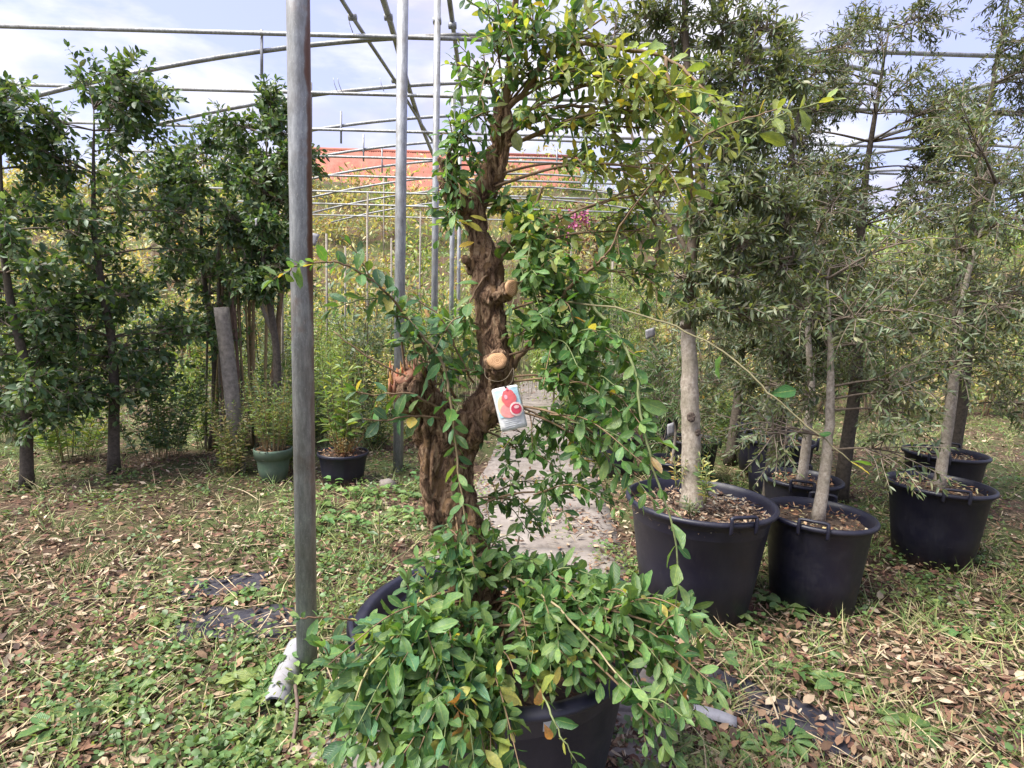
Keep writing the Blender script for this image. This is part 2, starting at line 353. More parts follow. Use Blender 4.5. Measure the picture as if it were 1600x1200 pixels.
class Leaves:
    def __init__(s): s.p = []; s.d = []; s.n = []; s.l = []; s.w = []; s.c = []; s.b = []
    def add(s, p, d, n, l, w, c, bend=0.15):
        s.p.append(p); s.d.append(d); s.n.append(n); s.l.append(l); s.w.append(w); s.c.append(c); s.b.append(bend)
    def extend(s, p, d, n, l, w, c, b):
        for q, v in zip((s.p, s.d, s.n, s.l, s.w, s.c, s.b), (p, d, n, l, w, c, b)): q.extend(list(v))
    def frames(s):
        p = np.array(s.p, float); d = nz(np.array(s.d, float)); n = np.array(s.n, float)
        n = nz(n - d*np.sum(n*d, 1, keepdims=True)); y = np.cross(n, d)
        return p, d, y, n
    def mass(s, name, tpl, mat, parent, idx=None, kind='stuff'):
        V, Fc, uv = tpl
        p, d, y, n = s.frames(); l = np.array(s.l); wd = np.array(s.w)/2; c = np.array(s.c, float); b = np.array(s.b)
        if idx is not None: p, d, y, n, l, wd, c, b = [q[idx] for q in (p, d, y, n, l, wd, c, b)]
        N = len(p)
        if N == 0: return None
        X = V[None, :, 0:1]*l[:, None, None]
        Yv = V[None, :, 1:2]*wd[:, None, None]
        Z = (V[None, :, 2:3]+(.5*np.sin(b*77))[:, None, None]*V[None, :, 1:2]*V[None, :, 0:1])*wd[:, None, None] - (b*l)[:, None, None]*(V[None, :, 0:1]**2)
        W = p[:, None, :] + X*d[:, None, :] + Yv*y[:, None, :] + Z*n[:, None, :]
        off = wloc(parent) if parent is not None else np.zeros(3)
        W = W.reshape(-1, 3)-off
        k = len(V); base = (np.arange(N)*k)
        fl = np.concatenate([np.array(f) for f in Fc]); ft = np.array([len(f) for f in Fc])
        loops = (base[:, None]+fl[None, :]).ravel(); tot = np.tile(ft, N); st = np.concatenate([[0], np.cumsum(tot)[:-1]])
        me = raw_mesh(name, W, loops, st, tot, mat, np.repeat(c, k, 0), np.tile(uv, (N, 1)))
        o = link(name, me, parent)
        if kind: o['kind'] = kind
        return o
    def plant(s, parent, tpl, mA, mO, maxn=300, minpx=10, name='leaf', massname='foliage'):
        """the leaves that show largest become parts, the rest one mass"""
        p, d, y, n = s.frames(); l = np.array(s.l); wd = np.array(s.w); c = np.array(s.c, float); b = np.array(s.b)
        cen = p+d*(l*0.5)[:, None]
        x, yy, z = proj(cen)
        px = l*FPX/np.maximum(z, .1)
        cand = np.where((x > 2) & (x < 1598) & (yy > 2) & (yy < 1198) & (px >= minpx) & (z > 0.1))[0]
        best = {}
        for i in cand:
            key = (int(x[i]//9), int(yy[i]//9))
            if key not in best or z[i] < z[best[key]]: best[key] = i
        pick = sorted(best.values(), key=lambda i: -px[i]*math.sqrt(wd[i]/max(z[i], .1)))[:maxn]
        V, Fc, uv = tpl
        variants = []
        for bq in (0.0, 0.05, 0.1, 0.15, 0.2, 0.25, 0.32, 0.38, 0.45, .5):
            Vb = V.copy(); Vb[:, 1] *= 0.5*(1+.10*np.sin(V[:, 0]*9+bq*60)*np.sign(V[:, 1])); Vb[:, 2] += .05*np.sin(V[:, 0]*(11+bq*12)+bq*50+V[:, 1]*2.2)*np.abs(V[:, 1])
            Vb[:, 1] += .10*math.sin(bq*40)*V[:, 0]**2; tw_ = .55*math.sin(bq*77); y0_ = Vb[:, 1].copy(); Vb[:, 2] += y0_*np.sin(tw_*V[:, 0])
            me = raw_mesh(name, Vb*np.array([1, 1, 0.5])-np.array([0, 0, 1])*(bq*V[:, 0:1]**2), np.concatenate([np.array(f) for f in Fc]),
                          np.concatenate([[0], np.cumsum([len(f) for f in Fc])[:-1]]), np.array([len(f) for f in Fc]), mO, None, uv)
            variants.append((bq, me))
        off = wloc(parent)
        for i in pick:
            me = min(variants, key=lambda q: abs(q[0]-b[i]))[1]
            o = bpy.data.objects.new(name, me); COL.objects.link(o); o.parent = parent
            dx, dy, dn = d[i]*l[i], y[i]*wd[i], n[i]*l[i]
            q = p[i]-off
            o.matrix_local = Matrix(((dx[0], dy[0], dn[0], q[0]), (dx[1], dy[1], dn[1], q[1]), (dx[2], dy[2], dn[2], q[2]), (0, 0, 0, 1)))
            o.color = (*c[i], 1)
        rest = np.setdiff1d(np.arange(len(p)), np.array(pick, int))
        if len(rest): s.mass(massname, tpl, mA, parent, rest)

def rv():
    v = RNG.normal(size=3); return v/np.linalg.norm(v)
def jit(c, a=0.25, hue=0.12):
    k = 1+RNG.uniform(-a, a); h = RNG.uniform(-hue, hue)
    return (c[0]*k*(1+h*1.6), c[1]*k, c[2]*k*(1-h))
def leafy(Lv, pts, spacing, size, colfn, start=0.15, ratio=0.44, spread=0.9, per=2, up=0.7, bend=(0, .35), taper=True, tow=0.25):
    """sets leaves in pairs along a twig"""
    pts = np.asarray(pts); seg = np.linalg.norm(np.diff(pts, axis=0), axis=1); cum = np.concatenate([[0], np.cumsum(seg)]); Lt = cum[-1]
    s = Lt*start; k = 0; ph = RNG.uniform(0, 2*PI)
    while s < Lt:
        i = min(np.searchsorted(cum, s)-1, len(seg)-1); i = max(i, 0); t = (s-cum[i])/max(seg[i], 1e-6)
        p = pts[i]*(1-t)+pts[i+1]*t; dr = nz(pts[i+1]-pts[i])
        a = nz(np.cross(dr, np.array([0.13, 0.21, 0.97]))); b = np.cross(dr, a)
        f = s/Lt
        for q in range(per):
            th = ph+k*PI/2*1.1+q*2*PI/per+RNG.uniform(-.4, .4)
            side = math.cos(th)*a+math.sin(th)*b
            d = nz(dr*(1-spread*.55)+side*spread+np.array([0, 0, -0.12])+RNG.normal(size=3)*.15)
            n = nz(np.array([0, -tow, up])+RNG.normal(size=3)*0.42)
            l = size*RNG.uniform(0.45, 1.28)*(1-.35*f**3 if taper else 1)
            Lv.add(p, d, n, l, l*ratio*RNG.uniform(.8, 1.2), colfn(p), RNG.uniform(*bend))
        s += spacing*RNG.uniform(.7, 1.3); k += 1
    # terminal leaves
    for q in range(2):
        d = nz(nz(pts[-1]-pts[-2])+RNG.normal(size=3)*.35); l = size*RNG.uniform(.5, .8)
        Lv.add(pts[-1], d, nz(np.array([0, -tow, up])+RNG.normal(size=3)*.4), l, l*ratio, colfn(pts[-1]), RNG.uniform(*bend))
#%%PART2
# ------------------------------------------------------------------ ground
def gz(x, y):
    x = np.asarray(x, float); y = np.asarray(y, float)
    s = np.clip((y-12.5)/20, 0, 1); s = s*s*(3-2*s)
    near = 0.018*np.sin(x*2.3+1.1*y)*np.sin(y*1.7-x*.8+.5)+0.010*np.sin(x*6.1+y*2.7)*np.sin(y*5.3)
    return near + s*(8.35+0.4*np.sin(x*.35)+0.3*np.sin(y*.5+x*.2)) - 2.0*s*np.clip((x-4)/12, 0, 1)
def grid_axis(a, n1, b, n2):
    neg = -np.geomspace(a, b, n2)[::-1]; return np.concatenate([neg, np.linspace(-a, a, n1)[1:-1], -neg[::-1]])
gx = grid_axis(7, 130, 260, 26)
gy = np.concatenate([[-60, -20, -8, -3], np.linspace(-1, 12, 130), np.linspace(12.5, 45, 60), np.geomspace(50, 420, 16)])
XX, YY = np.meshgrid(gx, gy); ZZ = gz(XX, YY)
gv = np.stack([XX.ravel(), YY.ravel(), ZZ.ravel()], 1)
nx_, ny_ = len(gx), len(gy)
ii = (np.arange(ny_-1)[:, None]*nx_+np.arange(nx_-1)[None, :]).ravel()
lp = np.stack([ii, ii+1, ii+nx_+1, ii+nx_], 1).ravel(); st = np.arange(len(ii))*4
tag(link('ground', raw_mesh('ground', gv, lp, st, np.full(len(ii), 4), SOIL)), kind='structure')

# ------------------------------------------------------------------ concrete path of slabs
path = tag(empty('path', (0.2, 3, 0)), kind='structure')
def path_c(y):   # centre x and half width of the path at distance y
    cx = np.interp(y, [0.6, 1.6, 2.9, 5, 9.8, 13], [-0.12, -0.02, 0.12, 0.30, 0.52, 0.62]); return cx, np.interp(y, [0.6, 3, 10], [0.56, 0.55, 0.42])
yy = 0.5; k = 0
while yy < 12.5:
    ln = random.uniform(0.62, 0.8); y1 = yy+ln-0.03
    for col_ in (0,):
        rows = 6; cols = 8; V = []; 
        for j in range(rows+1):
            y_ = yy+(y1-yy)*j/rows; cx, hw = path_c(y_)
            xa, xb = cx-hw, cx+hw
            for i in range(cols+1):
                x_ = xa+(xb-xa)*i/cols; e = 0.012 if (i in (0, cols) or j in (0, rows)) else 0
                V.append((x_+random.uniform(-1, 1)*e*.6, y_+random.uniform(-1, 1)*e*.6, 0.058 - e*.5 + 0.003*math.sin(x_*9+y_*7)+0.006*math.sin(k*2.3+col_*1.7)))
        n_ = len(V); Fc = [(j*(cols+1)+i, j*(cols+1)+i+1, (j+1)*(cols+1)+i+1, (j+1)*(cols+1)+i) for j in range(rows) for i in range(cols)]
        ring = [i for i in range(cols+1)]+[j*(cols+1)+cols for j in range(1, rows+1)]+[rows*(cols+1)+i for i in range(cols-1, -1, -1)]+[j*(cols+1) for j in range(rows-1, 0, -1)]
        for q in ring: V.append((V[q][0], V[q][1], -0.04))
        for q in range(len(ring)): q2 = (q+1) % len(ring); Fc.append((ring[q2], ring[q], n_+q, n_+q2))
        Acc().add(V, Fc).build('paving_slab', CONC, path, smooth=False)
    yy += ln; k += 1

# ------------------------------------------------------------------ greenhouse frame
TIE = 5.0
fr = empty('greenhouse_frame', P(480, 1060, 2.04)*np.array([1, 1, 0]), 'bare galvanised tube skeleton of a greenhouse, posts on the left and roof hoops above', 'greenhouse frame')
def tube_part(name, pts, rad, mat=GALV2, sides=12, label=None):
    o = Acc().tube(pts, rad, sides).build(name, mat, fr)
    if label: o['label'] = label
    return o
def post(pb, pt, Y, rad, mat=GALV, label=None):
    """a post through two pixels of the photograph, built about its own axis from the ground up"""
    b = P(*pb, Y); t = P(*pt, Y+0.0)
    dr = (t-b)/(t[2]-b[2]); b0 = b-dr*(b[2]+0.15); top = b+dr*(TIE+(0.0 if not 7 < Y < 8 else .75)-b[2])
    a = Acc().tube([b0-b0, (top-b0)*.5, top-b0], [rad*.97, rad, rad], 28)
    me = a.mesh('post', mat); o = link('post', me, fr, b0-wloc(fr))
    if label: o['label'] = label
    return o
post((480, 1040), (466, 30), 2.04, 0.0395, GALV, 'foremost post with a rusty seam down its right side')
post((622, 735), (629, 30), 4.95, 0.047, GALV2)
post((678, 560), (683, 60), 7.4, 0.043, GALV2)
post((705, 520), (709, 100), 9.6, 0.040, GALV2)
post((716, 500), (719, 180), 11.6, 0.037, GALV2)
FD = [4.9, 7.5, 9.35, 11.1, 12.9, 14.6, 16.4, 18.2, 20.2]
def tie_z(d): return EYE[2]+d*0.0
RISE = [.12, .13, .30, .42, .52, .60, .66, .72, .78]
def arch_pt(x, d, h): return (x, d, h+RISE[FD.index(round(d-.09, 3))]-((x-0.5)**2)*.02)
for k, d in enumerate(FD):
    H = 4.93 if k else 4.85
    tube_part('tie_bar', [(-9, d, H), (0, d, H+0.01), (8.5, d, H-.02)], 0.027)
    xs = np.linspace(-6.6, 4.7, 30)
    tube_part('hoop', [arch_pt(x, d+0.09, H) for x in xs], 0.029)
    xs = np.linspace(5.3, 12.6, 14)
    if k: tube_part('hoop', [(x, d+0.09, H+0.10-((x-9)**2)/21.0) for x in xs], 0.029)
def fdepth(i): return FD[i]
# hangers between hoop and tie
for (px, ya, yb, k) in ((409, 47, 122, 1), (486, 129, 222, 2), (533, 174, 224, 3), (568, 210, 252, 4), (597, 232, 270, 5), (870, 232, 262, 5)):
    a = P(px, ya, FD[k]+.05); b = P(px, yb, FD[k]+.05)
    tube_part('hanger', [a, b], 0.020, sides=8)
# purlins running away from the camera, and a diagonal brace
for xs_ in ([(560, -120, 4.9), (607, 25, 7.5), (636, 128, 9.35), (655, 187, 11.1), (670, 226, 12.9), (680, 250, 14.6)],):
    tube_part('purlin', smooth_path([P(*q) for q in xs_], 3), 0.040)
tube_part('purlin', [P(694, -60, 6.3), P(707, 35, 7.5), P(717, 108, 9.35), P(722, 163, 11.1)], 0.032)
tube_part('brace', smooth_path([P(505, -50, 6.5), P(551, 27, 7.45), P(617, 126, 9.3), P(656, 190, 11.0), P(690, 242, 13.5)], 3), 0.026)
for (px, py, d) in ((551, 27, 7.43), (607, 27, 7.42), (683, 33, 7.4), (617, 126, 9.3), (707, 40, 7.44), (683, 131, 9.2)):
    c = P(px, py, d); Acc().tube([c-np.array([0.05, 0, 0]), c+np.array([0.05, 0, 0])], 0.040, 10).build('clamp', GALV2, fr)
# bits of twine left on the ties
for (px, k) in ((544, 1), (521, 2), (528, 2), (594, 2)):
    c = P(px, 30 if k == 1 else 126, FD[k]-.03); tube_part('twine', smooth_path([c+np.array([0, 0, .04]), c+np.array([.02, -.02, -.05]), c+np.array([.06, 0, -.16])], 3), 0.006, sides=5)

# ------------------------------------------------------------------ pots
def pot(x, y, rt, rb, h, mat, label, group=None, handles=True, z=0.0, lipw=0.018, soil_z=0.10, name='plant_pot', rot=0, cat='plant pot'):
    t = empty(name, (x, y, z), label, cat, group)
    th = 0.006
    lz = h-0.055
    prof = [(0.001, 0.012), (rb-.02, 0.012), (rb-.012, 0.0), (rb, 0.004), (rb+(rt-rb)*.5*lz/h, lz*.5), (rb+(rt-rb)*.96*lz/h, lz), (rt-.004, lz+.006), (rt, h-.03)]
    for q in range(9):
        a = -PI/2+PI*1.15*q/8; prof.append((rt+lipw*.45+lipw*.75*math.cos(a), h-.014+0.014*math.sin(a)))
    prof += [(rt-th, h-.03), (rb+(rt-rb)*.5-th, h*.5), (rb-.01, 0.02)]
    c = (0, 0, 0)
    me = Acc().lathe(prof, c, 72).mesh('shell', mat); link('shell', me, t)
    rs = rb+(rt-rb)*(h-soil_z)/h-th-.001
    V = [(0, 0, 0.015)]; Fc = []; seg = 40; rings = 9
    for r in range(1, rings+1):
        for k_ in range(seg):
            a = 2*PI*k_/seg; rr = rs*r/rings; hz = 0.012*noise.noise(Vector((rr*math.cos(a)*14+x*5, rr*math.sin(a)*14, y)))
            V.append((rr*math.cos(a), rr*math.sin(a), hz+0.015*(1-r/rings)))
    for k_ in range(seg):
        Fc.append((0, 1+k_, 1+(k_+1) % seg))
        for r in range(rings-1):
            a = 1+r*seg+k_; b = 1+r*seg+(k_+1) % seg; Fc.append((a, a+seg, b+seg, b))
    V = [(p[0], p[1], p[2]+h-soil_z) for p in V]
    link('soil', Acc().add(V, Fc).mesh('soil', POTSOIL), t)
    if handles:
        for hd in (0, 1):
            a0 = rot+hd*PI; R1 = rt+lipw*1.0; half = 0.20*0.36/rt*.78
            pts = []
            for (f, rr, zz) in ((-1, R1+.006, h-.050), (-1, R1+.010, h-.02), (-1, R1+.008, h+.012), (-.9, R1+.004, h+.026), (0, R1+.004, h+.028), (.9, R1+.004, h+.026), (1, R1+.008, h+.012), (1, R1+.010, h-.02), (1, R1+.006, h-.050)):
                a = a0+f*half; pts.append((rr*math.cos(a), rr*math.sin(a), zz))
            link('handle', Acc().tube(smooth_path(pts, 3), 0.0085, 8).mesh('handle', mat), t)
    return t
def pot_litter(t, r, z, n, cols, seed=0, mounded=0.01, size=(.015, .045)):
    rg = np.random.default_rng(seed); L = Leaves(); o = wloc(t)
    for i in range(n):
        a = rg.uniform(0, 2*PI); rr = r*math.sqrt(rg.uniform(0, 1))*.97
        d = np.array([rg.normal(), rg.normal(), rg.normal()*.22]); l = rg.uniform(*size)
        L.add(o+np.array([rr*math.cos(a), rr*math.sin(a), z+rg.uniform(.0, .022)+mounded]), nz(d), nz(np.array([0, 0, 1.])+rg.normal(size=3)*.35), l, l*rg.uniform(.15, .5), jit(cols[rg.integers(len(cols))], .35), rg.uniform(-.3, .3))
    L.mass('mulch', T_TINY, LITTER, t)
BROWNS = [(0.20, 0.115, 0.06), (0.30, 0.19, 0.11), (0.11, 0.06, 0.035), (0.38, 0.28, 0.18), (0.17, 0.08, 0.045), (0.26, 0.13, 0.07)]

def branch_tubes(acc, skel, sides=8, col=(1, 1, 1), n=5, cap=True):
    for pts, rads in skel:
        sp = smooth_path(pts, n); rr = np.interp(np.linspace(0, 1, len(sp)), np.linspace(0, 1, len(rads)), rads)
        acc.tube(sp, rr, sides, cap, col)

# ================================================================== the old pruned pomegranate in the front pot
PC = np.array([-0.012, 1.53]); PH = 0.55
fp = pot(PC[0], PC[1], 0.384, 0.295, PH, BLACKPOT, 'large black plastic pot in front holding the old gnarled fruit tree', rot=math.radians(20), lipw=.032)
pot_litter(fp, 0.34, PH-.085, 900, BROWNS, 3)
# pale sticker on the front of the rim
a0 = math.atan2(P(905, 1120, 1.06)[1]-PC[1], P(905, 1120, 1.06)[0]-PC[0]); V = []; Fc = []
for i in range(9):
    a = a0-.07+.14*i/8
    for (zz, rr) in ((PH-.075, 0.3800), (PH-.050, 0.3815)): V.append(((rr+.002)*math.cos(a), (rr+.002)*math.sin(a), zz))
for i in range(8): Fc.append((2*i, 2*i+2, 2*i+3, 2*i+1))
STK = simple('pale_sticker', (0.50, 0.52, 0.54), 0.5, 60, 0.3)
link('sticker', Acc().add(V, Fc).mesh('sticker', STK), fp)

def px_r(px, Y): return px/2/FPX*Y*1.02
base = P(748, 1010, 1.45)
pom = empty('pomegranate_tree', (base[0], base[1], PH-.09), 'old gnarled pruned tree with thick brown trunk and drooping green shoots in the front pot', 'tree')
def limb(spec): return [P(a, b, c) for a, b, c, _ in spec], [px_r(d, c) for _, _, c, d in spec]
main = limb([(752, 1075, 1.46, 100), (750, 1000, 1.46, 88), (740, 930, 1.47, 84), (728, 860, 1.48, 82), (706, 790, 1.48, 80), (694, 720, 1.48, 78), (682, 670, 1.47, 74), (668, 640, 1.45, 66), (650, 612, 1.42, 62), (634, 590, 1.40, 58)])
stubr = limb([(672, 660, 1.46, 66), (655, 620, 1.47, 64), (650, 590, 1.50, 52), (652, 560, 1.51, 34)])
right = limb([(702, 725, 1.49, 56), (716, 690, 1.47, 62), (742, 660, 1.45, 58), (768, 630, 1.44, 56), (776, 600, 1.44, 50), (777, 560, 1.45, 48), (772, 520, 1.46, 46), (768, 480, 1.47, 46), (764, 440, 1.48, 44), (756, 400, 1.49, 38), (744, 360, 1.50, 32), (744, 320, 1.51, 34), (760, 290, 1.52, 35), (776, 250, 1.52, 33), (784, 210, 1.52, 31), (788, 170, 1.53, 25)])
forkl = limb([(742, 345, 1.50, 30), (722, 322, 1.47, 28), (704, 290, 1.45, 24), (697, 245, 1.44, 18)])
st1 = limb([(764, 470, 1.46, 34), (784, 457, 1.41, 28), (797, 450, 1.375, 26)])
st2 = limb([(776, 590, 1.43, 42), (777, 575, 1.38, 38), (777, 566, 1.345, 37)])
st3 = limb([(742, 425, 1.48, 16), (732, 408, 1.46, 13), (728, 400, 1.45, 12)])
ridge = limb([(742, 1075, 1.40, 50), (762, 990, 1.40, 50), (752, 900, 1.41, 46), (738, 850, 1.43, 40), (716, 780, 1.45, 36)])
ridge2 = limb([(680, 830, 1.44, 22), (676, 770, 1.43, 34), (672, 700, 1.43, 34), (662, 660, 1.42, 30)])
A = Acc()
branch_tubes(A, [main, right, forkl, st1, st2, st3, ridge, ridge2, stubr], 14)
tr = A.build('trunk', BARK, pom)
md = tr.modifiers.new('r', 'REMESH'); md.mode = 'VOXEL'; md.voxel_size = 0.0042; md.use_smooth_shade = True
ms = tr.modifiers.new('s', 'SMOOTH'); ms.iterations = 3; ms.factor = 0.6
dg = bpy.context.evaluated_depsgraph_get(); me2 = bpy.data.meshes.new_from_object(tr.evaluated_get(dg)); tr.modifiers.clear()
nv = len(me2.vertices); co = np.empty(nv*3, np.float32); no = np.empty(nv*3, np.float32); me2.vertices.foreach_get('co', co); me2.vertices.foreach_get('normal', no)
co = co.reshape(-1, 3); no = no.reshape(-1, 3); dsp = np.empty(nv)
for i in range(nv):
    x, y, z = map(float, co[i])
    a = noise.fractal(Vector((x*34, y*34, z*10)), 0.9, 2.1, 4); b = noise.noise(Vector((x*13, y*13, z*8+4))); c = noise.voronoi(Vector((x*60, y*60, z*17)))[0]
    f = abs(noise.noise(Vector((x*22+7, y*22, z*5))))
    dsp[i] = 0.0085*a+0.011*b+0.011*min(c[1]-c[0], .5)-0.014*max(0, .16-f)/.16
co = co+no*dsp[:, None]; me2.vertices.foreach_set('co', co.astype(np.float32).ravel()); me2.update()
tr.data = me2
if not me2.materials: me2.materials.append(BARK)
def disc(c, nrm, ra, rb_, name, mat, parent, label=None, rough=0.0, thick=.004):
    n = nz(np.asarray(nrm, float)); a = nz(np.cross(n, (0, 0, 1))); b = np.cross(a, n)
    V = [np.asarray(c)+n*thick]; Fc = []; seg = 26
    for ring, f in ((0, .55), (1, 1.0), (2, 1.02)):
        for k_ in range(seg):
            th = 2*PI*k_/seg; w_ = 1+.035*math.sin(3*th+1)+.03*math.sin(7*th)
            V.append(np.asarray(c)+a*ra*f*w_*math.cos(th)+b*rb_*f*w_*math.sin(th)+n*(thick+rough*random.uniform(-1, 1) if ring < 2 else -.003))
    for k_ in range(seg):
        k2 = (k_+1) % seg; Fc.append((0, 1+k_, 1+k2)); Fc.append((1+k_, 1+seg+k_, 1+seg+k2, 1+k2)); Fc.append((1+seg+k_, 1+2*seg+k_, 1+2*seg+k2, 1+seg+k2))
    off = wloc(parent); o = link(name, Acc().add(np.array(V)-np.asarray(c), Fc).mesh(name, mat, False), parent, np.asarray(c)-off)
    if label: o['label'] = label
    return o
disc(P(777, 564, 1.338), (0.03, -1, 0.42), 0.0240, 0.0200, 'cut_face', CUT, pom, 'pale oval sawn face on the front of the trunk', .0008)
disc(P(799, 450, 1.362), (0.62, -0.85, 0.10), 0.0165, 0.020, 'cut_face', CUT, pom, 'pale sawn face on the short side stub', .0008)
disc(P(630, 587, 1.39), (-0.5, -0.6, 0.65), 0.036, 0.024, 'torn_face', TORN, pom, 'reddish torn wood at the top of the left stub', .002)
# splinters round the torn stub
sa = Acc()
for i in range(110):
    c = P(random.uniform(606, 662), random.uniform(572, 612), 1.395+random.uniform(-.02, .07)); d = np.array([random.uniform(-.5, .1), random.uniform(-.2, .1), 1.])
    sa.tube([c-nz(d)*.02, c, c+nz(d)*random.uniform(.004, .020)], [.0050, .0035, .0004], 4, True, (random.uniform(.22, .5), random.uniform(.12, .26), random.uniform(.06, .12)))
sp_ = sa.build('splinters', STEM, pom); sp_['kind'] = 'stuff'

SK = [np.array(main[0]), np.array(right[0]), np.array(forkl[0])]
skel_pts = np.vstack([smooth_path(s, 5) for s in SK])
DARKG, MIDG, YELG, LITG = (0.040, 0.105, 0.028), (0.070, 0.160, 0.042), (0.225, 0.285, 0.080), (0.120, 0.215, 0.075)
BLUEG = (0.060, 0.140, 0.066)
def pom_col(p):
    x, y, z = proj(p); x = x[0]; y = y[0]
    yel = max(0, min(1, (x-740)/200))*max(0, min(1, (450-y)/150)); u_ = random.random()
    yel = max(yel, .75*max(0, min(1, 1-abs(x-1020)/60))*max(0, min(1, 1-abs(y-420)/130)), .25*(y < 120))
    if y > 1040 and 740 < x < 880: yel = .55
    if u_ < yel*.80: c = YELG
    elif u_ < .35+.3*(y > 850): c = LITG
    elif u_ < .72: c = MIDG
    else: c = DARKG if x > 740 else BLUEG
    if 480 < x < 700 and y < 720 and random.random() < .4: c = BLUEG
    r = random.random()
    if r < .02+.05*yel: c = (0.36, 0.33, 0.09)
    elif r < .022+.012*yel: c = (0.32, 0.19, 0.08)
    return jit(c, .30, .10)
LV = Leaves(); TW = Acc()
TWC = (0.20, 0.13, 0.075); TWG = (0.17, 0.20, 0.085)
def shoot(pts, r0_, r1_, spacing=.026, size=.048, start=.1, col=None, leaves=True, name=None, **kw):
    sp = smooth_path(pts, 6); sp = sp+RNG.normal(size=sp.shape)*.0015
    rr = np.linspace(r0_, r1_, len(sp))
    if name:
        Acc().tube(sp, rr, 7, True, col or TWC).build(name, STEM, pom)
    else: TW.tube(sp, rr, 6, True, col or TWC)
    if leaves: leafy(LV, sp, spacing*1.1, size*1.22, pom_col, start, **kw)
    return sp
def S(*q): return [P(*v) for v in q]
# bearing branches, traced one by one
shoot(S((786, 190, 1.53), (796, 120, 1.50), (800, 60, 1.46), (806, -30, 1.40)), .013, .007, name='branch', size=.05, start=.15)
shoot(S((788, 175, 1.53), (830, 130, 1.47), (860, 82, 1.42), (900, 70, 1.38), (960, 74, 1.33), (1045, 92, 1.28), (1100, 140, 1.22), (1128, 175, 1.2)), .008, .002, name='branch', size=.05, start=.2)
shoot(S((785, 215, 1.52), (830, 190, 1.46), (880, 165, 1.42), (930, 168, 1.40), (1000, 158, 1.36), (1060, 165, 1.33)), .006, .002, name='branch', size=.047)
shoot(S((1040, 92, 1.28), (1052, 160, 1.26), (1078, 230, 1.24), (1080, 300, 1.24), (1072, 345, 1.25)), .004, .002, name='branch', size=.05, start=.2)
shoot(S((900, 70, 1.38), (940, 140, 1.40), (965, 230, 1.42), (985, 300, 1.44), (1030, 360, 1.45), (1022, 420, 1.46), (1010, 470, 1.46)), .005, .002, name='branch', size=.042, start=.3)
shoot(S((801, 575, 1.46), (825, 540, 1.44), (857, 500, 1.40), (885, 455, 1.37), (915, 425, 1.34), (947, 400, 1.30)), .008, .003, name='branch', size=.045, start=.35)
shoot(S((760, 440, 1.48), (790, 395, 1.46), (806, 360, 1.45), (835, 320, 1.44), (850, 290, 1.43)), .007, .003, name='branch', size=.046, start=.25)
shoot(S((947, 400, 1.30), (985, 330, 1.28), (1060, 240, 1.2), (1130, 200, 1.1), (1210, 170, 1.02)), .0022, .0012, size=.036, start=.75, name='branch')
shoot(S((1150, 250, 1.1), (1185, 205, 1.08), (1222, 178, 1.05), (1290, 160, 1.05)), .002, .0015, size=.038, start=.05, name='branch', col=TWG)
shoot(S((870, 470, 1.38), (950, 480, 1.25), (1040, 505, 1.15), (1130, 548, 1.08), (1190, 602, 1.02), (1250, 656, .97), (1330, 720, .92)), .0024, .0012, spacing=.09, size=.05, start=.6, name='long_shoot', col=(0.17, 0.15, 0.08), per=1)
shoot(S((920, 470, 1.33), (962, 520, 1.25), (992, 580, 1.20), (1002, 650, 1.16), (1020, 730, 1.13), (1045, 800, 1.11), (1058, 880, 1.10), (1055, 950, 1.10)), .0038, .0016, spacing=.037, size=.050, start=.18, name='long_shoot', col=TWG)
shoot(S((905, 500, 1.33), (950, 520, 1.28), (978, 560, 1.24), (1000, 610, 1.22), (1012, 690, 1.2)), .003, .0015, spacing=.04, size=.05, start=.3, name='long_shoot', col=TWG)
shoot(S((712, 620, 1.46), (680, 565, 1.40), (650, 520, 1.36), (612, 466, 1.31), (552, 420, 1.25), (510, 409, 1.22), (464, 416, 1.19), (428, 436, 1.17)), .004, .0014, spacing=.013, size=.040, start=.22, ratio=.5, name='long_shoot')
shoot(S((612, 466, 1.31), (565, 468, 1.27), (517, 482, 1.24)), .0022, .0012, spacing=.026, size=.04, start=.05, name='long_shoot', col=TWG)
shoot(S((585, 442, 1.29), (565, 410, 1.28), (548, 382, 1.27)), .0022, .0012, spacing=.024, size=.042, start=.3, name='long_shoot')
shoot(S((690, 600, 1.42), (640, 590, 1.38), (580, 560, 1.35), (520, 518, 1.33)), .003, .0015, spacing=.05, size=.04, start=.1, name='long_shoot', leaves=False)
shoot(S((690, 640, 1.38), (640, 615, 1.33), (590, 617, 1.3), (555, 612, 1.27)), .003, .0014, spacing=.024, size=.042, start=.2, name='long_shoot')
shoot(S((690, 655, 1.38), (640, 650, 1.33), (600, 658, 1.3), (566, 655, 1.28)), .003, .0014, spacing=.026, size=.042, start=.15, name='long_shoot')
shoot(S((655, 520, 1.36), (688, 560, 1.33), (703, 620, 1.31), (712, 690, 1.30), (718, 760, 1.29), (735, 850, 1.28), (745, 905, 1.28)), .004, .0018, spacing=.022, size=.044, start=.12, name='long_shoot', col=(0.24, 0.18, 0.10))
shoot(S((760, 430, 1.44), (735, 470, 1.42), (725, 520, 1.42), (735, 560, 1.42), (760, 590, 1.42)), .003, .0015, spacing=.026, size=.04, start=.1, name='long_shoot')
shoot(S((740, 600, 1.42), (710, 540, 1.40), (690, 500, 1.38), (655, 470, 1.37)), .003, .0015, spacing=.022, size=.042, start=.1, name='long_shoot')
shoot(S((745, 580, 1.42), (700, 575, 1.36), (660, 560, 1.33), (640, 530, 1.32)), .003, .0015, spacing=.022, size=.042, start=.1, name='long_shoot')
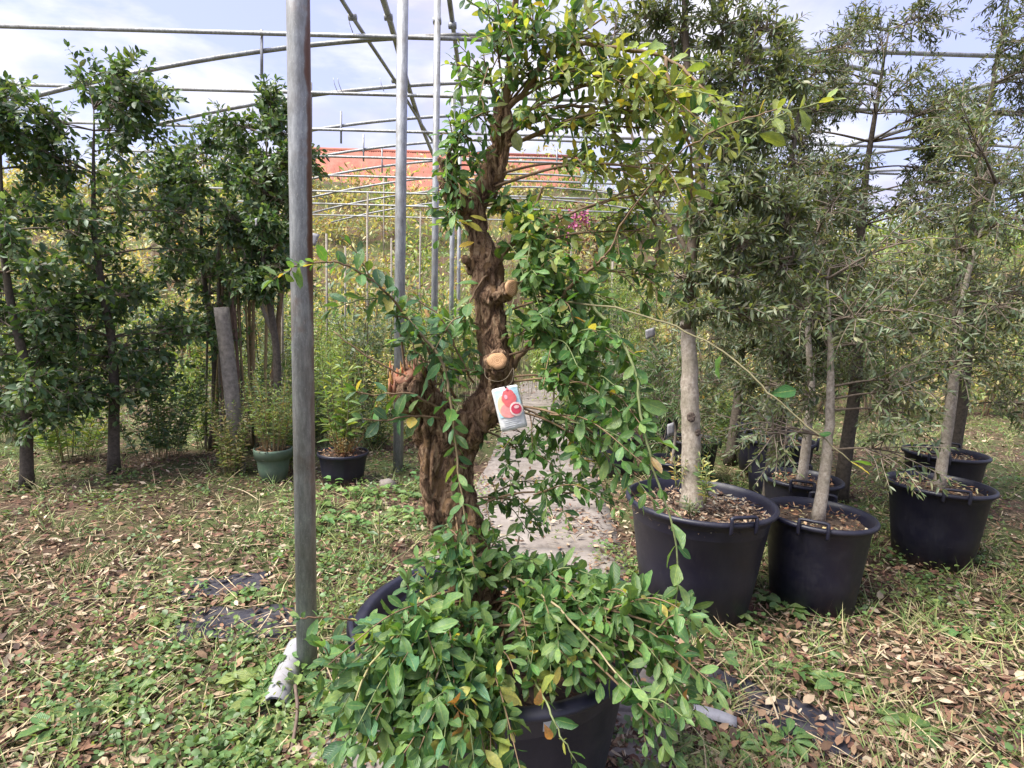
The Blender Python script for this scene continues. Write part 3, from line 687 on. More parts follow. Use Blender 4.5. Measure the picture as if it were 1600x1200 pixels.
shoot(S((640, 965, 1.32), (610, 985, 1.25), (560, 972, 1.20), (515, 964, 1.16), (468, 966, 1.12)), .003, .0015, spacing=.030, size=.042, start=.3, name='long_shoot', col=(0.22, 0.13, 0.08))
shoot(S((650, 990, 1.3), (600, 996, 1.2), (560, 1012, 1.13), (525, 1037, 1.08), (505, 1010, 1.04)), .003, .0015, spacing=.03, size=.06, start=.35, name='long_shoot')
shoot(S((660, 930, 1.3), (630, 975, 1.15), (572, 1052, 1.02), (550, 1130, .98), (535, 1200, .96)), .003, .0014, spacing=.032, size=.056, start=.3, name='long_shoot', col=(0.3, 0.26, 0.12))
shoot(S((690, 1010, 1.25), (615, 1040, 1.08), (605, 1110, 1.02), (600, 1190, 1.0)), .0035, .0016, spacing=.022, size=.052, start=.2, name='long_shoot')
shoot(S((745, 940, 1.4), (702, 975, 1.2), (688, 1030, 1.08), (676, 1090, 1.04)), .003, .002, leaves=False, name='long_shoot', col=(0.24, 0.19, 0.13))
shoot(S((780, 1020, 1.3), (760, 1080, 1.1), (755, 1140, 1.04), (742, 1200, 1.0)), .003, .0015, spacing=.03, size=.05, start=.2, name='long_shoot')
shoot(S((820, 1030, 1.3), (850, 1090, 1.1), (872, 1140, 1.04), (900, 1190, 1.02)), .003, .0012, spacing=.032, size=.045, start=.25, name='long_shoot', col=TWG)
shoot(S((800, 900, 1.35), (850, 930, 1.22), (920, 1000, 1.10), (985, 1075, 1.02)), .0032, .0016, spacing=.05, size=.045, start=.1, name='long_shoot', col=(0.30, 0.24, 0.14))
shoot(S((760, 960, 1.4), (830, 900, 1.35), (890, 905, 1.3), (950, 925, 1.25), (1015, 965, 1.2), (1060, 1010, 1.15)), .0034, .0015, spacing=.024, size=.05, start=.2, name='long_shoot')
# leafy clusters: (px, py, rx, ry, Y, dY, twigs, leaf size)
CL = [(770, 30, 60, 60, 1.42, .18, 12, .046), (850, 20, 70, 50, 1.40, .22, 13, .046), (940, 30, 70, 50, 1.34, .2, 12, .044), (750, 110, 55, 50, 1.46, .15, 12, .044), (830, 110, 60, 50, 1.44, .2, 13, .042),
      (900, 110, 60, 50, 1.38, .2, 13, .042), (980, 100, 60, 50, 1.32, .2, 12, .043), (1060, 120, 50, 55, 1.26, .15, 11, .045), (1095, 175, 40, 50, 1.22, .12, 7, .045), (730, 205, 42, 50, 1.43, .12, 9, .042),
      (845, 180, 50, 40, 1.44, .15, 8, .036), (920, 190, 60, 50, 1.40, .18, 11, .038), (1010, 200, 60, 50, 1.34, .18, 10, .042), (1070, 270, 40, 50, 1.26, .12, 6, .046), (960, 270, 55, 45, 1.40, .15, 11, .036),
      (1000, 360, 45, 55, 1.44, .12, 11, .036), (1020, 430, 35, 45, 1.44, .1, 8, .036), (1090, 290, 35, 40, 1.3, .1, 6, .04), (712, 285, 34, 36, 1.42, .08, 11, .042), (712, 235, 34, 36, 1.42, .07, 9, .042), (755, 175, 40, 30, 1.42, .06, 8, .042), (745, 260, 28, 30, 1.42, .05, 4, .04), (700, 340, 26, 30, 1.42, .06, 5, .04), (810, 320, 45, 35, 1.46, .12, 10, .042), (845, 370, 60, 50, 1.44, .18, 20, .044), (850, 440, 60, 50, 1.42, .2, 20, .044),
      (910, 470, 60, 40, 1.38, .18, 14, .044), (870, 520, 70, 50, 1.40, .2, 20, .044), (940, 550, 55, 50, 1.32, .18, 14, .044), (900, 600, 60, 40, 1.38, .2, 15, .043), (975, 620, 50, 50, 1.26, .15, 9, .048),
      (880, 670, 70, 40, 1.40, .2, 13, .040), (930, 700, 60, 50, 1.34, .2, 11, .040), (830, 720, 55, 50, 1.44, .15, 9, .038), (900, 770, 60, 40, 1.38, .18, 8, .038), (800, 780, 55, 45, 1.44, .15, 8, .040), (790, 670, 45, 25, 1.48, .1, 5, .036),
      (985, 710, 40, 50, 1.2, .1, 5, .046), (650, 535, 45, 35, 1.40, .12, 5, .040), (690, 510, 45, 40, 1.40, .12, 6, .040), (620, 490, 40, 35, 1.34, .1, 3, .040),
      (715, 830, 30, 30, 1.33, .05, 3, .042), (700, 880, 55, 40, 1.34, .1, 14, .045), (650, 945, 45, 40, 1.27, .12, 9, .046), (620, 1030, 50, 45, 1.15, .12, 9, .050),
      (650, 1060, 60, 60, 1.10, .12, 17, .052), (620, 1130, 65, 60, 1.03, .1, 16, .052), (690, 1140, 60, 60, 1.02, .1, 15, .050), (760, 1060, 55, 50, 1.13, .12, 14, .044), (745, 1130, 40, 50, 1.03, .07, 7, .046), (700, 985, 50, 40, 1.22, .10, 9, .045),
      (800, 900, 55, 40, 1.40, .15, 14, .042), (870, 900, 60, 40, 1.34, .15, 14, .042), (840, 960, 55, 45, 1.28, .15, 11, .040), (900, 980, 60, 45, 1.22, .15, 15, .044), (960, 950, 50, 40, 1.22, .12, 12, .045), (930, 1030, 45, 28, 1.18, .08, 8, .047), (850, 1040, 50, 22, 1.2, .06, 6, .044),
      (1015, 970, 45, 35, 1.18, .12, 7, .046), (1065, 985, 50, 45, 1.10, .1, 8, .048), (1085, 1060, 35, 40, 1.08, .08, 4, .044), (545, 1040, 40, 40, 1.05, .08, 5, .05), (1040, 1050, 40, 45, 1.1, .12, 5, .045), (850, 1010, 50, 35, 1.20, .12, 10, .042), (770, 850, 40, 30, 1.42, .08, 6, .042), (560, 1090, 35, 45, 1.02, .08, 5, .052), (1030, 1130, 45, 40, 1.05, .1, 4, .04), (760, 1180, 50, 20, 1.0, .05, 4, .05)]
allc = np.array([P(c[0], c[1], c[4]) for c in CL])
for (cx, cy, rx, ry, Y, dY, nt_, sz) in CL:
    cen = P(cx, cy, Y)
    if cy > 840:
        root = base+np.array([random.uniform(-.06, .08), random.uniform(-.1, .03), random.uniform(-.03, .12)])
        if cy > 1000: root[2] = max(root[2], PH+.05)
    else:
        root = skel_pts[np.argmin(np.linalg.norm(skel_pts-cen, axis=1)+.35*np.maximum(0, skel_pts[:, 2]-cen[2]))]
    dist = np.linalg.norm(cen-root)
    arch = np.array([0, 0, .18*dist if cy > 840 else .08*dist])
    hub = smooth_path([root, (root+cen)/2+arch, cen], 6)
    if dist > .05: TW.tube(hub, np.linspace(.0028+.003*dist, .0020, len(hub)), 6, True, TWC)
    for q in range(nt_ if cy > 300 else int(nt_*.95)):
        a = random.uniform(0, 2*PI); rr = math.sqrt(random.uniform(.08, 1))
        tgt = P(cx+rx*rr*math.cos(a)*1.05, cy+ry*rr*math.sin(a)*1.05, Y+random.uniform(-dY, dY)*.7)
        s0 = hub[int(random.uniform(.55, 1)*(len(hub)-1))]+np.array([random.uniform(-.02, .02), random.uniform(-.03, .03), random.uniform(-.02, .02)])
        dd = tgt-s0; L_ = np.linalg.norm(dd)
        if L_ < .05: dd = dd/L_*.05
        end = s0+dd*1.12; end[2] -= L_*.12
        m_ = s0+dd*.55+np.array([0, 0, L_*.10])+RNG.normal(size=3)*.008
        sp = smooth_path([s0, m_, end], 5)
        TW.tube(sp, np.linspace(.0021, .001, len(sp)), 5, False, TWG if random.random() < .5 else TWC)
        leafy(LV, sp, sz*.52, sz*(1.20 if cy > 840 else 0.88 if cy < 300 else 1.0), pom_col, .12, ratio=random.uniform(.34, .44))
tw = TW.build('twigs', STEM, pom); tw['kind'] = 'stuff'
# curled dead leaves
for (px, py, Y) in ((707, 1092, .98), (716, 1110, .98), (722, 1125, .97), (712, 1140, .98), (720, 1080, .985), (850, 1130, 1.0), (845, 1075, 1.03), (1060, 1030, 1.1), (1075, 1075, 1.1)):
    d = nz(np.array([random.uniform(-.5, .5), -.1, -1])); LV.add(P(px, py, Y), d, nz(rv()+np.array([0, -1, .2])), .05, .017, jit((0.34, 0.19, 0.09), .2), .5)
for (px, py, Y, c) in ((735, 352, 1.40, (.36, .30, .05)), (762, 345, 1.40, (.36, .34, .06)), (755, 362, 1.39, (.38, .36, .07)), (742, 378, 1.42, (.42, .30, .05)), (798, 178, 1.46, (.24, .28, .12)), (795, 162, 1.46, (.26, .30, .12)), (800, 190, 1.46, (.26, .30, .14)), (790, 120, 1.45, (.28, .32, .14))):
    LV.add(P(px, py, Y), nz(np.array([random.uniform(-1, 1), -.3, random.uniform(-.6, .3)])), nz(np.array([0, -1, .6])+RNG.normal(size=3)*.2), .045, .02, c, .1)
# the photographed tree carries no leaves over its sawn faces, its torn stub and its tag
_p, _d = np.array(LV.p), nz(np.array(LV.d)); _c = _p+_d*(np.array(LV.l)*.5)[:, None]; _x, _y, _z = proj(_c)
_bad = np.zeros(len(_x), bool)
for x0, y0, x1, y1 in ((776, 434, 812, 474), (752, 540, 802, 600), (762, 592, 838, 684), (598, 566, 652, 616), (745, 470, 786, 545), (740, 408, 775, 470)): _bad |= (_x > x0) & (_x < x1) & (_y > y0) & (_y < y1) & (_z < 1.62)
_k = np.where(~_bad)[0]
for nm in 'pdnlwcb': v = getattr(LV, nm); setattr(LV, nm, [v[i] for i in _k])
LV.plant(pom, T_BROAD, LEAF_A, LEAF_O, 300, 14)

# ------------------------------------------------------------------ hanging picture tag
tc_ = P(797, 637, 1.285)
tg = empty('plant_tag', P(790, 602, 1.285), 'curved white care tag with a picture of a red fruit hanging on the trunk', 'plant tag')
aX = nz(R_*math.cos(math.radians(12))+U_*math.sin(math.radians(12))*1.0+F_*.12)
aY = nz(U_*math.cos(math.radians(17))-R_*math.sin(math.radians(17))*1.0+F_*.1); aY = nz(aY-.6*aX*np.dot(aX, aY)); aN = np.cross(aX, aY)
if np.dot(aN, F_) > 0: aN = -aN
TW_, TH_ = 0.064, 0.110
def tagpt(u, v, lift): # u,v in -0.5..0.5
    cur = 0.012*(v+.5-1)**2*4*0.3+0.008*(u*2)**2
    return tc_+aX*u*TW_+aY*v*TH_+aN*(lift-cur)
def tag_shape(name, outline, lift, mat, label=None):
    V = []; n_ = len(outline); c = np.mean(outline, 0); rings = 5
    for r in range(1, rings+1):
        for u, v in outline: V.append(tagpt(c[0]+(u-c[0])*r/rings, c[1]+(v-c[1])*r/rings, lift))
    V.append(tagpt(c[0], c[1], lift)); Fc = []
    for k_ in range(n_):
        k2 = (k_+1) % n_; Fc.append((n_*rings, k_, k2))
        for r in range(rings-1): Fc.append((r*n_+k_, (r+1)*n_+k_, (r+1)*n_+k2, r*n_+k2))
    o = Acc().add(V, Fc).build(name, mat, tg)
    if label: o['label'] = label
    return o
def rrect(x0, y0, x1, y1, r, n=5):
    o = []
    for cx, cy, a0 in ((x1-r, y1-r, 0), (x0+r, y1-r, PI/2), (x0+r, y0+r, PI), (x1-r, y0+r, 3*PI/2)):
        for k_ in range(n+1): a = a0+PI/2*k_/n; o.append((cx+r*math.cos(a), cy+r*math.sin(a)*TW_/TH_*1.0))
    # subdivide long sides
    out = []
    for i in range(len(o)):
        a, b = np.array(o[i]), np.array(o[(i+1) % len(o)]); m_ = max(1, int(np.linalg.norm(b-a)/.12))
        for q in range(m_): out.append(tuple(a+(b-a)*q/m_))
    return out
def ell(cx, cy, rx, ry, n=24, f=lambda a: 1): return [(cx+rx*f(2*PI*k/n)*math.cos(2*PI*k/n), cy+ry*f(2*PI*k/n)*math.sin(2*PI*k/n)) for k in range(n)]
def printm(name, c, r=.35): return simple(name, c, r, 60, 0.14)
card = tag_shape('card', rrect(-.5, -.5, .5, .5, .08), 0, printm('card_white', (0.62, 0.62, 0.61)))
md = card.modifiers.new('t', 'SOLIDIFY'); md.thickness = .0008; md.offset = -1 
tag_shape('picture', rrect(-.44, -.20, .44, .44, .05), .0016, printm('print_pale_blue', (0.42, 0.62, 0.68)))
tag_shape('picture_glow', ell(-.20, .05, .22, .24), .0024, printm('print_peach', (0.80, 0.48, 0.30)))
tag_shape('fruit_picture', ell(-.03, -.05, .34, .16), .0030, printm('print_pink', (0.70, 0.27, 0.25)))
tag_shape('fruit_picture', ell(.05, .20, .27, .19, f=lambda a: 1+.05*math.cos(6*a)), .0036, printm('print_red', (0.62, 0.12, 0.12)))
tag_shape('fruit_picture', [(0.02, .36), (.0, .43), (.035, .40), (.05, .45), (.07, .40), (.11, .43), (.09, .36)], .0042, printm('print_darkred', (0.45, 0.04, 0.06)))
tag_shape('fruit_highlight', ell(-.06, .24, .06, .05), .0042, printm('print_rosy', (0.66, 0.34, 0.38)))
tag_shape('cut_fruit_picture', ell(.22, -.05, .25, .15), .0042, printm('print_cream', (0.80, 0.62, 0.56)))
tag_shape('cut_fruit_picture', ell(.22, -.05, .20, .11), .0050, printm('print_seed_red', (0.58, 0.05, 0.09)))
tag_shape('cut_fruit_picture', ell(.24, -.01, .10, .035), .0058, printm('print_rosy2', (0.80, 0.50, 0.48)))
gt = printm('print_grey', (0.45, 0.47, 0.47))
for i, (u0_, u1_, v) in enumerate(((-.36, .10, -.26), (-.34, .28, -.30), (-.34, .20, -.34), (-.33, .34, -.38), (-.30, .05, -.42))):
    tag_shape('text_line', [(u0_, v), ((u0_+u1_)/2, v), (u1_, v), (u1_, v+.014), ((u0_+u1_)/2, v+.014), (u0_, v+.014)], .0016, gt)
hl = Acc(); tp = tagpt(0.02, .455, .001)
disc(tp, -F_, .0028, .0028, 'punched_hole', simple('hole_dark', (0.02, 0.02, 0.02)), tg, thick=.001)
lp_ = smooth_path([tp, P(800, 596, 1.30), P(802, 575, 1.33), P(792, 590, 1.31), P(778, 596, 1.30), P(760, 590, 1.32), P(757, 575, 1.36)], 5)
Acc().tube(lp_, .0006, 5, True, (.16, .13, .09)).build('string', STEM, tg)
#%%PART3
# ================================================================== the potted tree with the pale trunk and its neighbours
def tree_skel(base, trunk_pts, trunk_r):
    return smooth_path(trunk_pts, 5)
OLV = [(0.095, 0.125, 0.060), (0.125, 0.155, 0.085), (0.145, 0.19, 0.080), (0.070, 0.095, 0.045), (0.21, 0.235, 0.14)]
def olive_col(p): return jit(OLV[RNG.integers(5)], .25, .08)
def slim_tree(name, label, cat, loc, trunk, r_, mat, clusters, size=.042, ratio=.2, colfn=olive_col, group=None, maxn=300, minpx=10, spacing=.012, tpl=T_SLIM, crown_twigs=(0.10, 0.24), bare=0, limbs=(), dense=1.0):
    """trunk: list of world points; clusters: (centre, radius xyz, twigs)"""
    t = empty(name, loc, label, cat, group)
    tp = smooth_path(trunk, 6); tp = tp+RNG.normal(size=tp.shape)*r_*.05
    rr = np.interp(np.linspace(0, 1, len(tp)), [0, .03, .15, .6, 1], [r_*1.35, r_*1.12, r_, r_*.9, r_*.66] if dense == 2.1 else [r_*1.35, r_*1.12, r_, r_*.6, r_*.12])
    Acc().tube(tp, rr, 20).build('trunk', mat, t)
    for lp_, lr in limbs:
        q = smooth_path(lp_, 5); Acc().tube(q, np.linspace(lr, lr*.35, len(q)), 10, True, (.12, .09, .065)).build('limb', STEM, t)
        tp = np.vstack([tp, q])
    L = Leaves(); T = Acc()
    for (c, rad, n) in clusters:
        n = int(n*dense)
        c = np.asarray(c, float); rad = np.asarray(rad, float)*np.ones(3)
        cand = np.linalg.norm(tp-c, axis=1)+.6*np.maximum(0, tp[:, 2]-c[2]); root = tp[np.argmin(cand)]
        dist = np.linalg.norm(c-root)
        hub = smooth_path([root, (root+c)/2+np.array([0, 0, .05*dist]), c], 5)
        T.tube(hub, np.linspace(.004+.008*dist, .003, len(hub)), 6, True, (.13, .10, .075))
        for q in range(n):
            v = rv()*rad*random.uniform(.35, 1)**.5; tgt = c+v
            s0 = hub[int(random.uniform(.5, 1)*(len(hub)-1))]
            dd = tgt-s0; Lq = np.linalg.norm(dd)+1e-6; end = tgt
            m_ = s0+dd*.5+np.array([0, 0, .07*Lq])+RNG.normal(size=3)*.012
            sp = smooth_path([s0, m_, end], 4)
            T.tube(sp, np.linspace(.0032, .0014, len(sp)), 4, False, (.22, .175, .135))
            if random.random() >= bare: leafy(L, sp, spacing, size, colfn, .35, ratio=ratio, spread=.8, up=.5)
    o = T.build('twigs', STEM, t); o['kind'] = 'stuff'
    L.plant(t, tpl, FINE_A, FINE_O, maxn, minpx)
    return t, len(L.p)
def px_cl(L, zz=1.0):
    out = []
    for (px, py, rx, ry, Y, n) in L:
        s = Y/FPX; out.append((P(px, py, Y), (rx*s*1.05, max(rx, ry)*s*.8, ry*s*1.05), n))
    return out
# pot: centre ray through the rim centre
pr = P(1094, 771, 2.66); RP = pot(pr[0], 2.66, 0.338, 0.250, 0.56, BLACKPOT, 'big black plastic pot with a handle on its rim under the pale tree trunk', rot=math.radians(-78), soil_z=.085)
pot_litter(RP, .33, .56-.075, 1500, [(0.30, 0.22, 0.155), (0.22, 0.145, 0.095), (0.15, 0.09, 0.06), (0.09, 0.055, 0.04), (0.36, 0.29, 0.21)], 5)
tb = P(1081, 786, 2.66)
tr_t, nn = slim_tree('potted_tree', 'tree with smooth pale grey trunk and small narrow leaves in the big black pot', 'tree', (tb[0], tb[1], .475),
    [tb-np.array([0, 0, .02]), P(1080, 700, 2.66), P(1078, 600, 2.66), P(1074, 500, 2.67), P(1078, 430, 2.7), P(1086, 360, 2.75), P(1094, 290, 2.8), P(1088, 220, 2.85), P(1075, 120, 2.9), P(1070, 0, 2.95), P(1072, -120, 3.0)][:4], .047, PALEBARK,
    px_cl([(1090, 480, 70, 35, 2.55, 12), (1060, 430, 60, 40, 2.6, 12), (1130, 430, 60, 45, 2.6, 16), (1150, 370, 60, 50, 2.6, 22), (1100, 330, 55, 45, 2.65, 10), (1160, 300, 65, 50, 2.65, 26), (1130, 220, 60, 50, 2.7, 20),
           (1190, 200, 60, 55, 2.7, 22), (1100, 130, 60, 55, 2.8, 16), (1160, 110, 60, 50, 2.8, 18), (1200, 50, 60, 50, 2.85, 16), (1130, 40, 60, 50, 2.9, 16), (1060, 50, 60, 50, 2.95, 14), (1000, 30, 50, 40, 3.0, 14), (960, 50, 40, 40, 3.0, 7),
           (1020, 130, 50, 40, 2.95, 9), (1040, 300, 50, 45, 2.8, 8), (1020, 240, 50, 40, 2.9, 6), (1080, -40, 120, 50, 2.9, 18), (1180, 490, 70, 40, 2.6, 15), (1220, 420, 55, 50, 2.65, 20), (1225, 330, 50, 60, 2.7, 24), (1230, 130, 60, 70, 2.8, 18)]),
    size=.056, ratio=.25, spacing=.0125,
    dense=2.1, limbs=[([P(1074, 515, 2.67), P(1076, 430, 2.7), P(1086, 360, 2.75), P(1094, 290, 2.8), P(1088, 220, 2.85), P(1075, 120, 2.9), P(1070, 0, 2.95), P(1072, -120, 3.0)], .034), ([P(1086, 370, 2.75), P(1110, 330, 2.7), P(1135, 250, 2.7), P(1160, 150, 2.75), P(1185, 20, 2.8)], .016), ([P(1094, 300, 2.8), P(1120, 200, 2.85), P(1150, 90, 2.9), P(1165, -40, 2.9)], .013),
           ([P(1082, 410, 2.7), P(1050, 350, 2.75), P(1010, 290, 2.85), P(985, 200, 2.95), P(960, 60, 3.0)], .012), ([P(1080, 440, 2.7), P(1120, 440, 2.62), P(1180, 415, 2.6), P(1240, 400, 2.6)], .012),
           ([P(1088, 230, 2.85), P(1060, 150, 2.9), P(1050, 60, 2.95), P(1040, -40, 3.0)], .012)])
print('tree leaves', nn)
disc(P(1080, 652, 2.60), (0, -1, .1), .020, .024, 'knot', simple('knot_bark', (.09, .065, .05), .9, 80, .6), tr_t, None, .004, .002)
disc(P(1091, 676, 2.61), (.3, -1, .1), .013, .017, 'knot', bpy.data.materials['knot_bark'], tr_t, None, .004, .002)
# sprigs inside the big pot
def sprig(px, py, Y, h, n, label, col, size=.04, ratio=.25, spread_=.05, cat='plant', group=None, tpl=T_SLIM, name='sprig', zbase=None, lean=(0, 0), up=.5, per=2, spacing=.014):
    b = P(px, py, Y); t = empty(name, b, label, cat, group); L = Leaves(); T = Acc()
    for i in range(n):
        a = random.uniform(0, 2*PI); e = b+np.array([math.cos(a)*spread_+lean[0], math.sin(a)*spread_+lean[1], h*random.uniform(.7, 1.1)])
        sp = smooth_path([b+np.array([math.cos(a)*.01, math.sin(a)*.01, -.01]), (b+e)/2+np.array([0, 0, h*.1])+RNG.normal(size=3)*.01, e], 4)
        T.tube(sp, np.linspace(.003, .0012, len(sp)), 5, True, (.16, .18, .07)); leafy(L, sp, spacing, size, lambda p: jit(col[RNG.integers(len(col))]), .2, ratio=ratio, per=per, up=up)
    T.build('stem', STEM, t); L.plant(t, tpl, FINE_A, FINE_O, 60, 10); return t
sprig(1103, 785, 2.56, .20, 4, 'upright green sprig with cream flowers beside the pale trunk', [(.16, .22, .08), (.10, .17, .06), (.48, .44, .18)], .045)
sprig(1058, 758, 2.66, .12, 3, 'short pale sprig at the left foot of the pale trunk', [(.22, .26, .10), (.42, .34, .14)], .035)
sprig(1078, 800, 2.50, .05, 6, 'low grey-green tuft at the front foot of the pale trunk', [(.13, .17, .09), (.2, .23, .14)], .03)

# row of black pots on the right with narrow-leaved trees, each its own thing
SHRUBC = [(0.060, 0.115, 0.038), (0.090, 0.150, 0.055), (0.130, 0.185, 0.075), (0.045, 0.080, 0.030)]
GREYC = [(0.10, 0.15, 0.085), (0.15, 0.20, 0.12), (0.065, 0.105, 0.05), (0.20, 0.24, 0.15)]
LIMEC = [(0.23, 0.32, 0.08), (0.18, 0.27, 0.07), (0.32, 0.37, 0.12), (0.11, 0.19, 0.045)]
DRYC = [(0.42, 0.41, 0.17), (0.33, 0.36, 0.13), (0.52, 0.47, 0.27), (0.22, 0.26, 0.08), (0.45, 0.36, 0.20), (0.24, 0.17, 0.10)]
def colf(pal): return lambda p: jit(pal[RNG.integers(len(pal))], .28, .1)
right_pots = [  # x, y, rt, rb, h, soil, label of pot, height of tree, label of tree, palette
 (1.58, 2.74, .245, .19, .50, 'black pot standing beside the big black pot, cut by the right edge', 1.5, 'thin leafy tree in the pot right beside the big black pot', OLV),
 (1.86, 3.45, .22, .17, .50, 'black pot with a raised rim behind the pot at the right edge', 1.9, 'slim grey-trunked tree in the pot with a raised rim', OLV),
 (2.20, 4.45, .25, .20, .52, 'tall black pot with straw-coloured dead leaves in its top', 2.3, 'tree with bare grey lower trunk rising from straw-coloured leaves', OLV),
 (1.62, 4.85, .22, .17, .42, 'black pot sunk in shade right behind the pale trunk', 1.3, 'low bush with yellow leaves in the shaded pot', GREYC),
 (1.28, 4.30, .17, .13, .36, 'small black pot with a pale rim close behind the big pot', .9, 'narrow-leaved plant in the small pale-rimmed pot', SHRUBC),
 (.98, 5.0, .18, .14, .38, 'small black pot left of the pale trunk in the leaves', 1.2, 'grey-green willowy plant left of the pale trunk', GREYC),
 (.78, 5.7, .17, .13, .36, 'black pot nearest the concrete path at the back', 1.4, 'tall feathery plant nearest the path at the back', SHRUBC),
 (1.22, 6.2, .18, .14, .38, 'black pot in the far row behind the feathery plant', 1.5, 'light green oleander bush in the far row', LIMEC),
 (1.75, 6.3, .18, .14, .38, 'far black pot behind the pot sunk in shade', 1.7, 'dense grey shrub behind the bush with yellow leaves', GREYC),
 (.95, 6.9, .18, .14, .38, 'black pot almost hidden in the back row left of the pale trunk', 1.5, 'bright willowy plant at the back left of the pale trunk', LIMEC),
 (1.45, 7.6, .18, .14, .38, 'rearmost black pot seen past the pale trunk', 1.7, 'rearmost pale green bush past the pale trunk', LIMEC),
 (2.45, 5.3, .24, .19, .48, 'black pot deep in the right-hand row', 2.5, 'bushy olive-like tree deep in the right-hand row', OLV),
 (2.62, 3.3, .26, .20, .50, 'wide black pot standing right of the raised-rim pot', 2.2, 'full round-headed tree in the wide pot on the right', OLV),
 (3.35, 4.2, .26, .20, .50, 'outer black pot in the right-hand row', 2.4, 'outer bushy tree with fine grey leaves on the right', OLV),
 (2.75, 2.25, .26, .20, .50, 'near black pot at the far right', 1.5, 'young slim tree in the near pot at the far right', OLV),
 (3.7, 3.0, .24, .18, .46, 'last black pot at the far right edge', 1.9, 'tree with twiggy crown at the far right edge', OLV),
]
for k, (x, y, rt, rb, h, lab, th, tl, pal) in enumerate(right_pots):
    z0 = float(gz(x, y))
    pt_ = pot(x, y, rt, rb, h, BLACKPOT, lab, 'black nursery pots in the right-hand rows', handles=(rt > .2), z=z0-.01, soil_z=.06, rot=random.uniform(0, 3))
    pot_litter(pt_, rt*.9, h-.05, 260, BROWNS+[(0.42, 0.36, 0.18)], 20+k)
    o_ = np.array([x, y, z0+h-.07]); nC = 5 if th > 1.3 else 3
    tk = [o_, o_+np.array([.02, .01, th*.3]), o_+np.array([random.uniform(-.05, .05), random.uniform(-.05, .05), th*.55]), o_+np.array([random.uniform(-.1, .1), random.uniform(-.1, .1), th*.82])]
    cls = []
    low = .10 if (pal is not OLV) else .28
    for q in range(nC*3):
        f = random.uniform(low, 1.0); a = random.uniform(0, 2*PI); sp_r = (.20 if pal is not OLV else .34)*(1-.35*f)+.05
        cls.append((o_+np.array([math.cos(a)*sp_r, math.sin(a)*sp_r, th*f]), np.array([.20, .20, .20])*(1 if th < 1.4 else 1.3), 10))
    slim_tree('potted_tree' if pal is OLV else 'potted_shrub', tl, 'tree' if pal is OLV else 'shrub', o_, tk, .028 if pal is OLV else .012, PALEBARK, cls,
              size=.050 if pal is OLV else .062, ratio=.24 if pal is OLV else .17, colfn=colf(pal), group='plants in the right-hand pots', maxn=60, spacing=.018 if pal is OLV else .02, dense=1.7)

# dense dark tree standing behind the row at the upper right
def add_tree(px, py_top, Y, hw, label, pal, n, size, name='tree', clear=.3, r_=.05, tpl=T_SLIM, ratio=.25, group=None, spacing=.02, x=None, maxn=150, top=None):
    xb = P(px, 600, Y)[0] if x is None else x; zt = P(px, py_top, Y)[2] if top is None else top; z0 = float(gz(xb, Y))
    b = np.array([xb, Y, z0]); H = zt-z0
    tk = [b, b+np.array([.03, 0, H*.3]), b+np.array([-.03, .03, H*.65]), b+np.array([.02, 0, H*.97])]
    cls = []
    for q in range(n):
        f = random.uniform(clear, 1); a = random.uniform(0, 2*PI); e = hw*math.sqrt(max(.08, 1-((f-clear)/(1-clear)*1.6-.75)**2))*random.uniform(.3, 1)
        cls.append((b+np.array([math.cos(a)*e, math.sin(a)*e*.7, H*f]), hw*.30, 22))
    return slim_tree(name, label, 'tree', b, tk, r_, DARKBARK, cls, size=size, ratio=ratio, colfn=colf(pal), maxn=maxn, spacing=spacing, tpl=tpl, group=group)
DOL = [(0.075, 0.10, 0.045), (0.105, 0.135, 0.065), (0.055, 0.075, 0.034), (0.16, 0.185, 0.105)]
add_tree(1215, 60, 3.9, .62, 'dense dark olive-like tree filling the upper right behind the pots', DOL, 46, .055, clear=.30)
add_tree(1330, 20, 4.4, .8, 'tall grey-green tree beyond the right edge of the pot rows', DOL, 40, .055, clear=.25)
add_tree(1500, -40, 4.6, .9, 'tallest dark tree at the far right', DOL, 40, .055, clear=.2)
add_tree(1150, 215, 5.6, .6, 'darker narrow-leaved tree half hidden behind the pale-trunked tree', DOL, 30, .06, clear=.15, maxn=60)

# ================================================================== left side
# broadleaved dark tree behind the first post
LEFTC = [(0.050, 0.10, 0.032), (0.075, 0.14, 0.048), (0.11, 0.18, 0.065), (0.16, 0.22, 0.11), (0.038, 0.075, 0.025)]
def left_tree(px, Y, zt, hw, label, n, clear, rn, maxn, sz=.078):
    xb = P(px, 600, Y)[0]; b = np.array([xb, Y, float(gz(xb, Y))]); H = zt-b[2]; cls = []
    for q in range(n):
        f = random.uniform(clear, 1); a = random.uniform(0, 2*PI); e = hw*math.sqrt(max(.1, 1-((f-clear)/(1-clear)*1.5-.6)**2))*random.uniform(.2, 1)
        cls.append((b+np.array([math.cos(a)*e, math.sin(a)*e*.8, H*f]), hw*.33, rn))
    tk = [b, b+np.array([.05, 0, H*.3]), b+np.array([-.05, 0, H*.6]), b+np.array([0, 0, H*.9])]
    return slim_tree('broadleaf_tree', label, 'tree', b, tk, .040, DARKBARK, cls, size=sz, ratio=.46, colfn=colf(LEFTC), maxn=maxn, spacing=.034, tpl=T_MED, minpx=11)
left_tree(425, 5.0, 3.25, .52, 'dark green broadleaved tree behind the foremost post on the left', 50, .50, 16, 300)
left_tree(330, 5.6, 3.15, .65, 'dark broadleaved tree at the left behind the bamboo canes', 50, .35, 16, 150)
left_tree(170, 4.6, 3.3, .75, 'full broadleaved tree left of the canes', 48, .2, 15, 60)
left_tree(30, 4.2, 3.0, .75, 'broadleaved tree at the far left', 44, .15, 15, 60)
